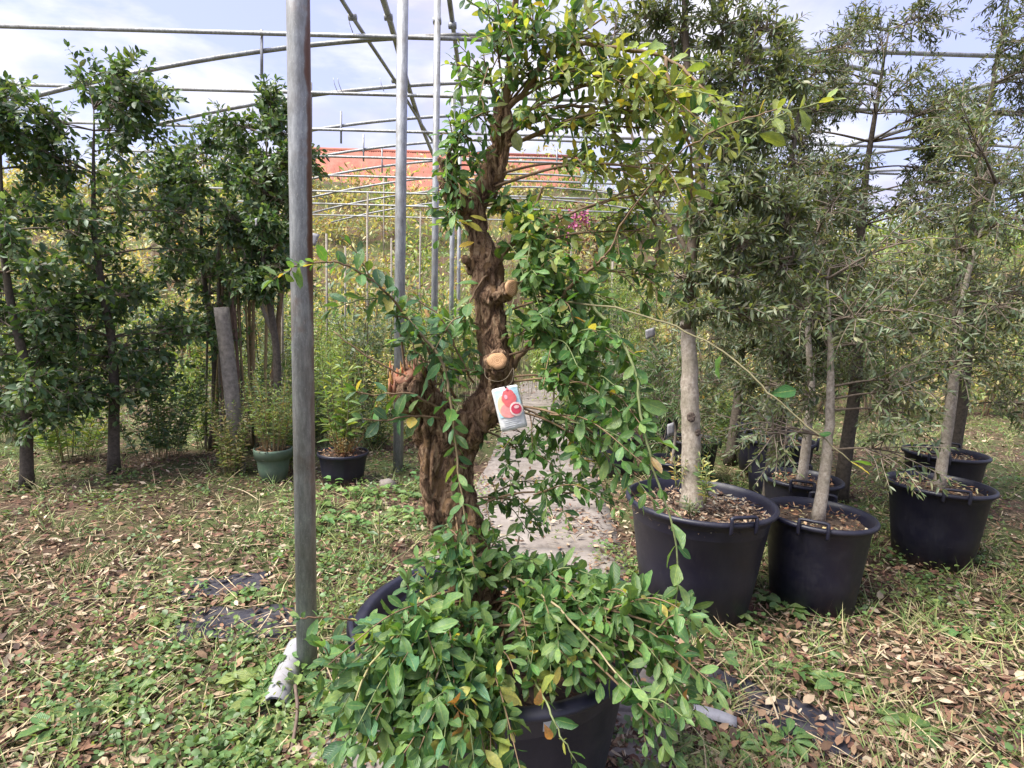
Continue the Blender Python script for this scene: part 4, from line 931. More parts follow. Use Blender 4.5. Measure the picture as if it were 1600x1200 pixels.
# bamboo canes leaning in a bundle
canes = [(352, 640, 350, 395, 4.2), (358, 660, 357, 380, 4.25), (366, 600, 362, 372, 4.2), (371, 628, 356, 365, 4.15), (377, 610, 371, 385, 4.3), (383, 588, 368, 360, 4.25), (389, 600, 380, 400, 4.35), (408, 470, 367, 352, 4.1), (404, 462, 360, 350, 4.15),
         (415, 600, 420, 372, 4.3), (424, 620, 419, 330, 4.4), (427, 560, 449, 300, 4.5), (412, 660, 446, 420, 4.2), (393, 640, 388, 420, 4.4), (345, 660, 340, 380, 4.2), (335, 640, 344, 372, 4.3), (322, 670, 330, 390, 4.25), (399, 560, 396, 450, 4.4), (436, 590, 438, 400, 4.5)]
cl_lab = ['straight pale cane', 'pinkish brown cane', 'thin dark cane', 'straw-coloured cane', 'split grey cane']
canes.sort(key=lambda c: c[2])
ORD = 'first second third fourth fifth sixth seventh eighth ninth tenth eleventh twelfth thirteenth fourteenth fifteenth sixteenth seventeenth eighteenth last'.split()
for k, (x0, y0, x1, y1, Y) in enumerate(canes):
    Y += 1.25; b = P(x0, y0, Y); t = P(x1, y1, Y+.1); dr = (t-b)/max(t[2]-b[2], .05); b0 = b-dr*(b[2]-0.0)*(.9 if y0 > 550 else .25)
    c = random.choice([(.30, .22, .11), (.22, .15, .095), (.16, .10, .075), (.36, .28, .15), (.20, .165, .13)]); cname = {.30: 'tan', .22: 'pinkish brown', .16: 'dark brown', .36: 'straw-coloured', .20: 'greyish'}[c[0]]; r_ = random.uniform(.009, .017)
    A = Acc(); n_ = 14; pts = smooth_path([b0, b0+(t-b0)*.5+RNG.normal(size=3)*.02, t], 8)
    rr = np.array([r_*(1.16 if i % 3 == 0 else .97) for i in range(len(pts))]); A.tube(pts-b0, rr, 8, True, c)
    o = link('bamboo_cane', A.mesh('bamboo_cane', CANE), None, b0)
    tag(o, None, 'cane', 'bamboo canes leaning in a bundle on the left')
    o['label'] = f'{cname} bamboo cane, its top {ORD[k]} from the left among the leaning canes'
# pale grey plastic pipe leaning over the canes
a = P(361, 350, 5.3); b = P(377, 386, 5.25); A = Acc().tube([a, b], .036, 16, True, (.55, .56, .58)); o = link('plastic_pipe', A.mesh('plastic_pipe', simple('grey_pvc', (.26, .26, .28), .5), off=a), None, a); tag(o, 'short pale grey plastic pipe lying across the top of the canes', 'pipe')
# white paper tags among the leaves
for (px, py, Y, lab, w_, h_) in ((400, 348, 4.2, 'small white tag hanging in the dark tree on the left', .022, .05), (489, 375, 4.1, 'white corner of a label just right of the foremost post', .06, .09), (1016, 522, 3.6, 'pale pinkish label hanging among the leaves left of the pale trunk', .06, .06), (1048, 672, 3.9, 'narrow white label lying on the leaves beside the pale trunk', .05, .09)):
    c = P(px, py, Y); A = Acc(); V = [];
    for i in range(5):
        for j in range(4): V.append((w_*(j/3-.5), .006*math.sin(i*.9+j), h_*(i/4-.5)+.01*j/3))
    Fc = [(i*4+j, i*4+j+1, i*4+j+5, i*4+j+4) for i in range(4) for j in range(3)]
    o = link('paper_label', A.add(V, Fc, (.6, .6, .62)).mesh('paper_label', WHITEPL), None, c); o.rotation_euler = (0, random.uniform(-.4, .4), random.uniform(-.5, .5)); md = o.modifiers.new('t', 'SOLIDIFY'); md.thickness = .001; tag(o, lab, 'label')
# grey weathered timber post
b = G(372, 735); t = P(346, 480, b[1]-.03); A = Acc().tube(smooth_path([b-np.array([-.01, 0, .1]), (b+t)/2+np.array([.012, 0, 0]), t], 8), [.062]*17, 14, True, (.25, .225, .20)).mesh('timber_post', CANE, off=b)
WOODG = simple('weathered_timber', (0.22, 0.195, 0.165), .9, 26, .5); A.materials.clear(); A.materials.append(WOODG)
tag(link('timber_post', A, None, b), 'weathered grey timber post leaning at the left edge of the photo', 'post')

# green pot and black pot with their plants
def gpt(px, py): g = G(px, py); return g
g = G(419, 757); gp = pot(g[0]-.01, g[1]+.13, .145, .105, .275, GREENPOT, 'sage green plastic pot half hidden by weeds on the left', handles=False, lipw=.008, soil_z=.03)
# deep collar of the green pot
link('rim_band', Acc().lathe([(.135, .198), (.148, .196), (.155, .262), (.155, .276), (.148, .279)], (0, 0, 0), 60).mesh('rim_band', GREENPOT), gp)
g2 = G(527, 763); bp = pot(g2[0], g2[1]+.16, .20, .16, .27, BLACKPOT, 'low black pot with yellowish plant right of the foremost post', handles=False, lipw=.008, soil_z=.03)
pot_litter(gp, .15, .25, 200, BROWNS, 11); pot_litter(bp, .185, .245, 260, BROWNS, 12)
def tuft(name, label, cat, b, n, h, spread_, pal, size, ratio, tpl, group=None, maxn=80, spacing=.03, stemc=(.18, .16, .08), start=.25, minpx=10, up=.4, lean=0, r_=.003, per=2):
    t = empty(name, b, label, cat, group); L = Leaves(); T = Acc(); b = np.asarray(b, float)
    for i in range(n):
        a = random.uniform(0, 2*PI); rr = spread_*math.sqrt(random.random()); hh = h*random.uniform(.55, 1.05)
        e = b+np.array([math.cos(a)*rr+lean*hh, math.sin(a)*rr, hh]); s0 = b+np.array([math.cos(a)*rr*.35, math.sin(a)*rr*.35, 0])
        sp = smooth_path([s0, (s0+e)/2+np.array([0, 0, hh*.08])+RNG.normal(size=3)*.02*hh, e], 4)
        T.tube(sp, np.linspace(r_, r_*.4, len(sp)), 5, False, jit(stemc)); leafy(L, sp, spacing, size, colf(pal), start, ratio=ratio, up=up, per=per)
    o = T.build('stems', STEM, t); o['kind'] = 'stuff'
    L.plant(t, tpl, FINE_A, FINE_O, maxn, minpx); return t
o_ = wloc(gp)+np.array([0, 0, .25])
tuft('potted_plant', 'fine-leaved plant with yellow-green shoots growing in the green pot', 'plant', o_, 56, .66, .26, LIMEC+GREYC[:2]+[(.3, .26, .10)], .052, .16, T_SLIM, maxn=110, spacing=.022, stemc=(.28, .2, .1))
o_ = wloc(bp)+np.array([0, 0, .25])
tuft('potted_plant', 'lime-green long-leaved plant growing in the low black pot', 'plant', o_, 22, .85, .20, LIMEC, .11, .17, T_SLIM, maxn=110, spacing=.045, r_=.005)
tuft('potted_plant', 'dry brown twiggy seedlings round the stem in the low black pot', 'plant', o_+np.array([.03, -.03, 0]), 40, .20, .17, [(.28, .2, .08), (.16, .17, .06)], .03, .2, T_SLIM, maxn=30, spacing=.02, stemc=(.26, .12, .06))
A = Acc().tube(smooth_path([o_+np.array([0, .01, -.03]), o_+np.array([.005, 0, .1]), o_+np.array([-.01, 0, .26])], 5), [.022]*5+[.018]*6, 10, True, (.2, .15, .10)).mesh('old_stump', CANE, off=o_); tag(link('plant_stump', A, None, o_), 'short brown cut stump standing in the low black pot', 'stump')
# tall thin leafy stems behind the pots and the canes
for (px, py, h, n, sp, pal, lab, sz, ra) in (
    (385, 640, 1.2, 34, .5, LIMEC+GREYC, 'leafy green thicket behind the bamboo canes', .06, .3), (500, 655, 1.1, 34, .45, LIMEC, 'bright thicket behind the low black pot', .085, .18), (610, 610, 1.5, 34, .5, DRYC+LIMEC, 'yellowing thicket right behind the second post', .07, .25), (700, 600, 1.5, 34, .5, LIMEC+DRYC, 'pale thicket behind the fork of the gnarled tree', .07, .25),
    (362, 742, .62, 30, .20, LIMEC+DRYC, 'yellow-green weeds between timber post and green pot', .05, .25), (458, 735, .80, 30, .22, LIMEC, 'willowy lime-green growth between green pot and foremost post', .09, .16), (585, 700, .55, 34, .35, LIMEC+SHRUBC, 'knee-high weeds between the low black pot and the second post', .06, .3), (655, 690, .6, 34, .35, LIMEC+DRYC, 'knee-high weeds right of the second post', .06, .28), (500, 690, .9, 30, .3, LIMEC+GREYC, 'willowy weeds behind the low black pot', .09, .18), (610, 650, .9, 34, .45, DRYC+LIMEC, 'waist-high yellowish weeds behind the second post', .08, .25), (330, 700, 1.1, 34, .4, SHRUBC+LIMEC, 'leafy shrub left of the leaning timber post', .06, .3),
    (500, 640, 1.6, 40, .55, LIMEC, 'tall bright weeds right behind the foremost post', .10, .22), (565, 625, 1.4, 40, .5, GREYC+LIMEC, 'grey-green tangle between the first two posts', .09, .2), (690, 620, 1.4, 40, .5, LIMEC+GREYC, 'bright tangle seen in the fork of the gnarled tree', .09, .22), (450, 620, 1.8, 40, .6, SHRUBC+LIMEC, 'dense tangle beyond the green pot and the canes', .09, .25), (850, 600, 1.5, 40, .5, LIMEC, 'bright tangle just right of the gnarled trunk', .09, .22), (1000, 600, 1.6, 40, .6, LIMEC+GREYC, 'tall light green tangle left of the pale trunk', .09, .2),
    (540, 600, 1.5, 36, .6, LIMEC+DRYC, 'tall yellow-green weeds between the first two posts', .09, .25), (650, 585, 1.6, 36, .6, DRYC+LIMEC, 'tall straw-tipped weeds right of the second post', .09, .25), (595, 575, 1.8, 36, .7, SHRUBC+DRYC, 'tall mixed weeds behind the second post', .10, .25), (740, 590, 1.4, 36, .5, SHRUBC+LIMEC, 'tall weeds behind the middle of the gnarled trunk', .09, .25), (900, 600, 1.3, 40, .6, LIMEC+SHRUBC, 'tall lush weeds at the far end of the path on the right', .09, .25), (1130, 690, .8, 40, .4, LIMEC+SHRUBC, 'low leafy plant crowding the pots right of the pale trunk', .07, .28), (1180, 720, .6, 40, .35, GREYC+LIMEC, 'low grey-green plant filling the gap between the right-hand pots', .06, .25), (1090, 650, 1.1, 40, .5, SHRUBC, 'leafy plant straight behind the pale trunk', .07, .25), (1230, 640, 1.1, 40, .5, SHRUBC+GREYC, 'leafy plant behind the pot with straw-coloured leaves', .07, .25),
    (900, 655, 1.0, 40, .4, LIMEC, 'bright loose shrub beyond the path behind the drooping shoots', .075, .22), (945, 640, 1.3, 44, .45, GREYC, 'grey-leaved bushy shrub beyond the path, left of the pale trunk', .075, .2), (1010, 640, 1.3, 44, .45, SHRUBC+LIMEC, 'mid-green shrub directly left of the pale trunk', .075, .2),
    (455, 700, 1.0, 22, .30, LIMEC, 'tall pale green willowy plant behind the green pot', .10, .16), (400, 700, .9, 26, .35, SHRUBC, 'bushy green undergrowth plant behind the leaning timber post', .055, .3),
    (470, 640, 1.3, 22, .35, GREYC, 'tall grey-green stems growing behind the foremost post', .08, .18), (540, 640, 1.15, 22, .4, LIMEC+DRYC, 'loose yellow-green plant in the middle distance by the black tubs', .075, .2),
    (590, 640, 1.3, 24, .4, SHRUBC, 'upright green plant behind the torn left stub', .065, .25), (430, 640, 1.5, 24, .4, GREYC, 'tall slender plant rising between the canes', .07, .2),
    (660, 640, 1.5, 26, .4, DRYC+SHRUBC, 'pale dry-leaved plant seen between the posts', .06, .25), (360, 690, .8, 26, .4, SHRUBC, 'low shrub at the foot of the bamboo canes', .05, .35), (250, 720, 1.0, 34, .5, SHRUBC, 'green shrub left of the timber post', .06, .35), (110, 720, 1.0, 34, .5, LIMEC, 'yellow-green shrub at the far left', .07, .25), (20, 690, 1.2, 34, .5, SHRUBC, 'tall green shrub at the far left edge', .07, .3)):
    b = G(px, py); b[2] = gz(b[0], b[1]); tuft('shrub', lab, 'shrub', b, n, h, sp, pal, sz, ra, T_SLIM if ra < .3 else T_MED, maxn=60, spacing=sz*.42, start=.15)
# small black tubs and rubbish in the middle distance
def tub(px, py, r_, h, tilt, lab, mat=BLACKPOT, cat='pot'):
    b = G(px, py); t = empty('nursery_tub', (b[0], b[1], float(gz(b[0], b[1]))), lab, cat)
    prof = [(0.001, .004), (r_*.78, .004), (r_*.97, h*.9), (r_*1.06, h*.9), (r_*1.08, h), (r_*.98, h), (r_*.92, h*.8), (r_*.76, .02), (.001, .02)]
    link('shell', Acc().lathe(prof, (0, 0, 0), 30).mesh('shell', mat), t); t.rotation_euler = tilt
    s = Acc().lathe([(.001, h*.86), (r_*.5, h*.87), (r_*.93, h*.83)], (0, 0, 0), 24).mesh('soil', POTSOIL); link('soil', s, t); return t
tub(553, 590, .15, .22, (0, 0, 0), 'black tub in the grass between the first two posts')
tub(531, 612, .12, .18, (.2, .1, 0), 'smaller tilted black tub in the grass', )
tub(572, 575, .13, .2, (0, -.3, 0), 'far black tub leaning beside the second post')
b = G(546, 662); tub(546, 662, .13, .24, (1.25, .3, .4), 'pale violet plastic tub lying on its side', simple('pale_violet_plastic', (.34, .35, .46), .45, 10, .3))
# pale stone by the second post, pvc drain pieces along the post row
def rock(p, s, lab, mat, name='stone', cat='stone'):
    A = Acc(); V = []; seg, rg = 14, 8
    for i in range(rg+1):
        ph = PI*i/rg
        for k_ in range(seg):
            th = 2*PI*k_/seg; v = Vector((math.sin(ph)*math.cos(th), math.sin(ph)*math.sin(th), math.cos(ph))); q = 1+.28*noise.noise(v*1.7+Vector(p)); V.append((v.x*s[0]*q, v.y*s[1]*q, v.z*s[2]*q))
    Fc = [(i*seg+k_, i*seg+(k_+1) % seg, (i+1)*seg+(k_+1) % seg, (i+1)*seg+k_) for i in range(rg) for k_ in range(seg)]
    o = link(name, A.add(V, Fc).mesh(name, mat), None, p); return tag(o, lab, cat)
rock(G(605, 762)+np.array([0, 0, .03]), (.07, .06, .05), 'small pale stone at the foot of the second post', CONC)
def drain(p0, p1, r_, lab):
    a = G(*p0); b = G(*p1); a[2] = .035; b[2] = .045
    d = nz(b-a); A = Acc(); pts = smooth_path([a, (a+b)/2, b], 5)
    A.tube(pts, r_, 18, False, (.6, .6, .6)); A.tube(pts, r_*.86, 18, False, (.6, .6, .6))
    o = link('drain_pipe', A.mesh('drain_pipe', WHITEPL, off=a), None, a); tag(o, lab, 'pipe')
drain((428, 1122), (466, 1028), .045, 'whitish half-buried pipe in the weeds left of the foremost post')
# sheets of weed fabric showing through
def sheet(cx, cy, w_, h_, rz, lab):
    c = G(cx, cy); V = []; n_ = 14
    for i in range(n_+1):
        for j in range(n_+1):
            x = w_*(i/n_-.5)*(1+.12*math.sin(j*1.3)); y = h_*(j/n_-.5)*(1+.15*math.sin(i*.9)); xr = x*math.cos(rz)-y*math.sin(rz); yr = x*math.sin(rz)+y*math.cos(rz)
            V.append((xr, yr, float(gz(c[0]+xr, c[1]+yr))-0.0+.010+.012*abs(noise.noise(Vector((xr*5, yr*5, cx))))))
    Fc = [(i*(n_+1)+j, (i+1)*(n_+1)+j, (i+1)*(n_+1)+j+1, i*(n_+1)+j+1) for i in range(n_) for j in range(n_)]
    me = Acc().add(V, Fc).mesh('weed_sheet', FABRIC); o = link('weed_sheet', me, None, (c[0], c[1], 0)); md = o.modifiers.new('t', 'SOLIDIFY'); md.thickness = .002; tag(o, lab, 'ground sheet'); return (c[0], c[1], w_, h_, rz)
SH = [sheet(385, 978, .55, .30, .1, 'bare patch of black weed-control sheet left of the foremost post'), sheet(352, 915, .4, .22, .3, 'smaller black ground sheet behind the bare patch on the left'),
      sheet(1240, 1130, .36, .24, -.3, 'black weed-control sheet showing at the lower right corner'), sheet(1150, 1075, .22, .09, -.6, 'thin strip of black sheet in the litter right of the front pot')]
# white plant marker
b = G(1110, 1130); V = []; 
for i in range(9):
    f = i/8; wd = .022*(1 if f < .6 else 1-.35*(f-.6)); V += [(.17*(f-.5), -wd/1, .012+.012*math.sin(f*3)), (.17*(f-.5), wd/1, .014+.012*math.sin(f*3))]
Fc = [(2*i, 2*i+2, 2*i+3, 2*i+1) for i in range(8)]
o = link('plant_marker', Acc().add(V, Fc).mesh('plant_marker', WHITEPL), None, (b[0], b[1], .02)); o.rotation_euler = (.35, .05, -.30); md = o.modifiers.new('t', 'SOLIDIFY'); md.thickness = .002
tag(o, 'dirty white curved plastic plant marker lying in the litter', 'plant marker')

# ================================================================== background: bank, shrubs, stakes, shed
def far_shrub(px, py, Y, h, hw, pal, lab, n=420, size=.10, stems=5, name='shrub', cat='shrub', group=None, ratio=.34):
    xb = P(px, 500, Y)[0]; z0 = float(gz(xb, Y)); b = np.array([xb, Y, z0]); t = empty(name, b, lab, cat, group)
    T = Acc(); tips = []
    for i in range(stems):
        e = b+np.array([random.uniform(-hw, hw)*.75, random.uniform(-hw, hw)*.6, h*random.uniform(.7, 1)])
        sp = smooth_path([b+np.array([random.uniform(-.1, .1), 0, -.02]), (b+e)/2+RNG.normal(size=3)*.08*hw, e], 4); tips.append(sp); T.tube(sp, np.linspace(.014, .005, len(sp)), 5, False, jit((.20, .15, .10), .4))
    o = T.build('stems', STEM, t); o['kind'] = 'stuff'
    cl_n = 16; C = []
    for i in range(cl_n):
        s = tips[i % stems]; C.append(s[int(random.uniform(.3, 1)*(len(s)-1))]+RNG.normal(size=3)*hw*.22)
    C = np.array(C); pk = RNG.integers(cl_n, size=n); p = C[pk]+RNG.normal(size=(n, 3))*np.array([hw*.24, hw*.24, h*.11])
    p[:, 2] = np.maximum(p[:, 2], z0+.02)
    d = nz(RNG.normal(size=(n, 3))*np.array([1, 1, 1.0])); nn_ = nz(RNG.normal(size=(n, 3))*.6+np.array([0, -.2, .8])); l = size*RNG.uniform(.7, 1.9, n)
    cc = np.array([jit(pal[i % len(pal)], .3, .1) for i in range(n)])
    L = Leaves(); L.extend(p, d, nn_, l, l*ratio, cc, RNG.uniform(-.1, .3, n)); L.mass('foliage', T_TINY, FINE_A, t); return t
adj = ['ragged', 'twiggy', 'loose', 'dense', 'yellowing', 'straggly', 'pale', 'feathery', 'rounded', 'dry', 'sparse', 'bushy']
def place(px): return ('left of the posts' if px < 440 else 'between the first two posts' if px < 620 else 'right of the second post' if px < 760 else 'behind the gnarled tree' if px < 880 else 'left of the pale trunk' if px < 1060 else 'behind the right-hand trees')
rowid = 0
for (Y, h, hw, step, pals, sz, rowname) in ((9.0, 1.7, .62, 66, [LIMEC, GREYC, SHRUBC, DRYC], .075, 'front row'), (11.5, 2.1, .8, 66, [DRYC, GREYC, LIMEC, DRYC], .09, 'second row'), (14.5, 2.4, 1.0, 70, [DRYC, LIMEC, GREYC, DRYC], .105, 'third row'), (18.5, 2.4, 1.25, 74, [DRYC, DRYC, LIMEC], .13, 'fourth row'), (23, 2.6, 1.6, 80, [DRYC, DRYC, LIMEC], .16, 'fifth row up the bank'), (28, 1.5, 1.7, 84, [DRYC, LIMEC, DRYC], .19, 'top row on the bank')):
    px = -30+rowid*17; k = 0
    while px < 1630:
        if Y < 12 and 740 < px < 850: px += step; continue
        c_ = adj[(k*5+rowid*3) % 12]
        far_shrub(px, 500, Y+random.uniform(-.7, .7), h*random.uniform(.75, 1.25), hw, random.choice(pals), f'{c_} shrub in the {rowname}, {place(px)}', 820 if Y < 12 else 640, sz, group='background nursery shrubs, '+rowname)
        px += step*random.uniform(.85, 1.15); k += 1
    rowid += 1
# yellow-green leafy sapling seen at the bank top and grey stakes
for (px, py0, py1, Y, lab) in ((440, 560, 352, 7.0, 'thin grey stake close behind the foremost post'), (511, 560, 365, 8.2, 'pale upright stake between the first two posts'), (575, 500, 330, 9.5, 'slim stake with a broken tip in the scrub'), (612, 480, 372, 9.8, 'short stake just left of the second post'), (572, 345, 300, 15, 'tiny stake at the top of the bank'), (655, 470, 330, 10.5, 'stake right of the second post'),
                               (895, 470, 360, 9.2, 'pinkish stake by the oleander'), (871, 480, 395, 8.8, 'pale stake behind the green shoots'), (960, 500, 380, 8.6, 'stake standing left of the pale trunk'), (538, 470, 385, 9.1, 'narrow stake beside the yellow-green plant'), (600, 330, 275, 20, 'far stake below the red roof')):
    a = P(px, py0, Y); b = P(px+random.uniform(-3, 3), py1, Y); a[2] = gz(a[0], Y)-.02
    A = Acc().tube([a-a, b-a], .016 if Y < 12 else .025, 8, True, (.25, .215, .175)); o = link('plant_stake', A.mesh('plant_stake', CANE), None, a); tag(o, lab, 'stake', 'stakes in the background')
# grey-green fan of leaves on the bank top
far_shrub(600, 262, 24, max(.8, float(P(600, 254, 24)[2]-gz(P(600, 254, 24)[0], 24))), .4, LIMEC, 'yellow-green sapling with a flat top standing clear below the red roof', 150, .20, 2, 'sapling', 'tree')
ol = far_shrub(905, 345, 9.6, 2.35, .5, LIMEC+GREYC, 'oleander with bright pink flowers beyond the leafy shoots', 700, .09, 6, 'oleander', 'shrub', ratio=.2)
L = Leaves()
for (cx, cy) in ((897, 337), (908, 341), (915, 345), (893, 353), (899, 356), (884, 370), (912, 335)):
    c = P(cx, cy, 9.1)
    for i in range(26):
        L.add(c+RNG.normal(size=3)*.035, nz(rv()), rv(), .05, .035, jit((.42, .11, .22), .2), 0)
L.mass('blossom', T_TINY, tinted('pink_petal', .6, 40, .2), ol)
# dense low scrub closing the view on the bank
n = 26000; Ys = RNG.uniform(10.5, 46, n)**1.0; xs = RNG.uniform(-1.05, 1.05, n)*Ys*1.0; zz = gz(xs, Ys)+np.abs(RNG.normal(size=n))*.22*(1+.5*np.sin(xs*1.3)*np.sin(Ys*.9))
PALL = np.array(DRYC+LIMEC+[(.20, .13, .08), (.26, .17, .12), (.30, .27, .14)]); cc = PALL[RNG.integers(len(PALL), size=n)]*(1+RNG.uniform(-.3, .3, (n, 1)))
L = Leaves(); L.extend(np.stack([xs, Ys, zz], 1), nz(RNG.normal(size=(n, 3))*np.array([1, 1, .9])), nz(RNG.normal(size=(n, 3))*.6+np.array([0, -.3, .7])), .10*RNG.uniform(.6, 1.5, n)*(Ys/14), .042*RNG.uniform(.6, 1.4, n)*(Ys/14), cc, np.zeros(n))
tag(L.mass('scrub', T_TINY, FINE_A, None), 'yellow-green and straw scrub growing all over the bank', 'scrub', kind='stuff')
n = 3000; Ys = 7*(34/7)**RNG.uniform(0, 1, n); xs = RNG.uniform(-.9, .62, n)*Ys; keep = (Ys > 9) | (np.abs(xs+1.6) < 1.3); xs, Ys = xs[keep], Ys[keep]; n = len(xs)
L = Leaves(); L.extend(np.stack([xs, Ys, gz(xs, Ys)], 1), nz(RNG.normal(size=(n, 3))*np.array([.22, .22, .05])+np.array([0, 0, 1])), nz(RNG.normal(size=(n, 3))*.4+np.array([0, -1, 0])), RNG.uniform(.5, 1.7, n), .0075*(Ys/10)**.8*RNG.uniform(.6, 1.4, n), np.array([(.34, .28, .19)])*(1+RNG.uniform(-.6, .25, (n, 1))), RNG.uniform(-.1, .2, n))
tag(L.mass('dry_stalks', T_BLADE, LITTER, None), 'tall dry grass stalks and dead stems standing in the scrub', 'dry stalks', kind='stuff')
# reddish brown dry heap at the right of the roof
def heap(px, py, Y, sx, sz, pal, lab, n=1600):
    c = P(px, py, Y); t = empty('brush_heap', (c[0], c[1], float(gz(c[0], c[1]))), lab, 'brush heap'); L = Leaves()
    v = nz(RNG.normal(size=(n, 3))); v[:, 2] = np.abs(v[:, 2]); z0 = float(gz(c[0], c[1])); H = c[2]-z0+sz
    p = np.array([c[0], c[1], z0])+v*np.array([sx, sx*.5, H])*RNG.uniform(.75, 1.0, (n, 1))
    cc = np.array([jit(pal[i % len(pal)]) for i in range(n)]); L.extend(p, nz(RNG.normal(size=(n, 3))), nz(RNG.normal(size=(n, 3))+np.array([0, -.3, .7])), .22*RNG.uniform(.5, 1.4, n), .06*RNG.uniform(.5, 1.4, n), cc, np.zeros(n)); L.mass('brush', T_TINY, LITTER, t)
heap(895, 322, 20, 1.5, .2, [(.25, .12, .075), (.32, .19, .12), (.17, .09, .06), (.22, .19, .08)], 'reddish brown dry brush below the right end of the roof')
heap(985, 345, 24, 2.2, .3, [(.15, .09, .09), (.2, .14, .12), (.14, .15, .08)], 'purplish brown brush right of the roof')
# long low shed with the terracotta roof, on the bank
YB = 44; zr = P(690, 237, YB)[2]; xl = P(470, 237, YB)[0]; xr = P(905, 250, YB)[0]
sh = empty('long_shed', ((xl+xr)/2, YB, float(gz((xl+xr)/2, YB))), 'long low building on the bank with a faded terracotta roof', 'building')
V = []; Fc = []; ncol = 240; rise = P(690, 237, YB)[2]-P(690, 296, YB)[2]
for i in range(ncol+1):
    x = xl+(xr-xl)*i/ncol; wv = .07*abs(math.sin(i*PI/2))
    for j in range(7): f = j/6; V.append((x, YB-4.6+5.0*f, zr-rise*1.9+rise*1.9*f+wv+.02*math.sin(i*.7+j)))
for i in range(ncol):
    for j in range(6): a = i*7+j; Fc.append((a, a+7, a+8, a+1))
m, nt, b_, out = new_mat('terracotta_tiles')
wvv = nt.nodes.new('ShaderNodeTexBrick'); wvv.inputs['Scale'].default_value = 2.4; wvv.inputs['Color1'].default_value = (.36, .115, .075, 1); wvv.inputs['Color2'].default_value = (.30, .09, .06, 1); wvv.inputs['Mortar'].default_value = (.20, .065, .05, 1); wvv.inputs['Mortar Size'].default_value = .02
nt.links.new(objvec(nt), wvv.inputs['Vector']); cN = mixrgb(nt, wvv.outputs[0], (.38, .17, .12), ramp(nt, noise_n(nt, 1.2, 8, .7, objvec(nt)), [(.42, 0.), (.7, .8)])); nt.links.new(cN, b_.inputs['Base Color']); b_.inputs['Roughness'].default_value = .85
Acc().add(V, Fc).build('roof', m, sh)
Acc().box(((xl+xr)/2, YB-1.2, zr-rise*1.9-1.4), (xr-xl-.6, 2.6, 2.4)).build('wall', simple('pale_render', (.42, .38, .34), .9), sh, False)
Acc().tube([(xl-.1, YB+.42, zr+.05), (xr+.1, YB+.42, zr+.02)], .14, 10).build('ridge', m, sh)
Acc().box(((xl+xr)/2, YB+2, zr-rise*.6-1.5), (xr-xl-1, 2.6, rise+2)).build('wall', bpy.data.materials['pale_render'], sh, False)
# distant hill
V = []; Fc = []; n_ = 80
for i in range(n_+1):
    x = -150+300*i/n_; h = 13+4*math.sin(x*.03+1)+2*math.sin(x*.09)
    V += [(x, 120, -3), (x, 135, h*.7), (x, 160, h)]
for i in range(n_):
    for j in range(2): a = i*3+j; Fc.append((a, a+3, a+4, a+1))
tag(Acc().add(V, Fc).build('hill', simple('far_wooded_hill', (.085, .085, .10), .95, .4, .5)), kind='structure')

# ================================================================== ground litter, weeds and grass
def patch(x, y):  # 1 = weedy, 0 = bare litter; low frequency
    a = np.sin(x*1.9+.7*y+1.0)+np.sin(y*2.3-x*1.1+2)+.8*np.sin(x*4.7+y*3.9)+.6*np.sin(y*6.1-x*5.2+1)
    return 1/(1+np.exp(-a*1.6-.25))
def in_path(x, y, y_=None):
    cx = np.interp(y, [0.6, 1.6, 2.9, 5, 9.8, 13], [-0.12, -0.02, 0.12, 0.30, 0.52, 0.62]); hw = np.interp(y, [0.6, 3, 10], [0.56, 0.55, 0.42]); return np.abs(x-cx) < hw*(.80+.16*np.sin(y*3.1+np.sign(x-cx)*1.3)+.08*np.sin(y*9.7+x*3))
def in_sheet(x, y):
    r = np.zeros(len(x), bool)
    for (cx, cy, w_, h_, rz) in SH:
        dx = x-cx; dy = y-cy; u = dx*math.cos(rz)+dy*math.sin(rz); v = -dx*math.sin(rz)+dy*math.cos(rz); r |= (np.abs(u) < w_*.45) & (np.abs(v) < h_*.45)
    return r
def in_view(x, y, m=.15): return np.abs(x) < (y*.95+.9+m)
def scatter_xy(n, y0, y1, dens_pow=1.0):
    y = y0*(y1/y0)**RNG.uniform(0, 1, n); x = RNG.uniform(-1, 1, n)*(y*.98+.3); return x, y
# dry litter
n = 90000; x, y = scatter_xy(n, 1.15, 10.5)
pp = patch(x, y); keep = RNG.uniform(size=n) < np.where(in_path(x, y), np.clip(.12+1.3*(np.sin(x*7+y*3)+np.sin(y*5.5-x*2+1)-.4)*.5, .10, .9), np.where(in_sheet(x, y), .28, .50+.5*(1-pp))); x, y = x[keep], y[keep]; n = len(x)
cx_p = np.interp(y, [0.6, 1.6, 2.9, 5, 9.8, 13], [-0.12, -0.02, 0.12, 0.30, 0.52, 0.62]); path_here = (np.abs(x-cx_p) < np.interp(y, [0.6, 3, 10], [0.56, 0.55, 0.42])) & (y < 12.6)
z = gz(x, y)+.004+RNG.uniform(0, .028, n); z = np.where(path_here, .062+RNG.uniform(0, .012, n), z)
z = np.where(in_sheet(x, y), gz(x, y)+.03, z)
PB = np.array([(0.18, 0.105, 0.065), (0.26, 0.17, 0.105), (0.10, 0.06, 0.04), (0.34, 0.255, 0.17), (0.14, 0.07, 0.05), (0.22, 0.12, 0.075), (0.42, 0.34, 0.24), (0.07, 0.045, 0.035)])
cc = PB[RNG.integers(8, size=n)]*(1+RNG.uniform(-.3, .3, (n, 1))); l = RNG.uniform(.014, .052, n)*(1+.05*y)
asp = np.where(RNG.uniform(size=n) < .55, RNG.uniform(.10, .2, n), RNG.uniform(.35, .6, n))
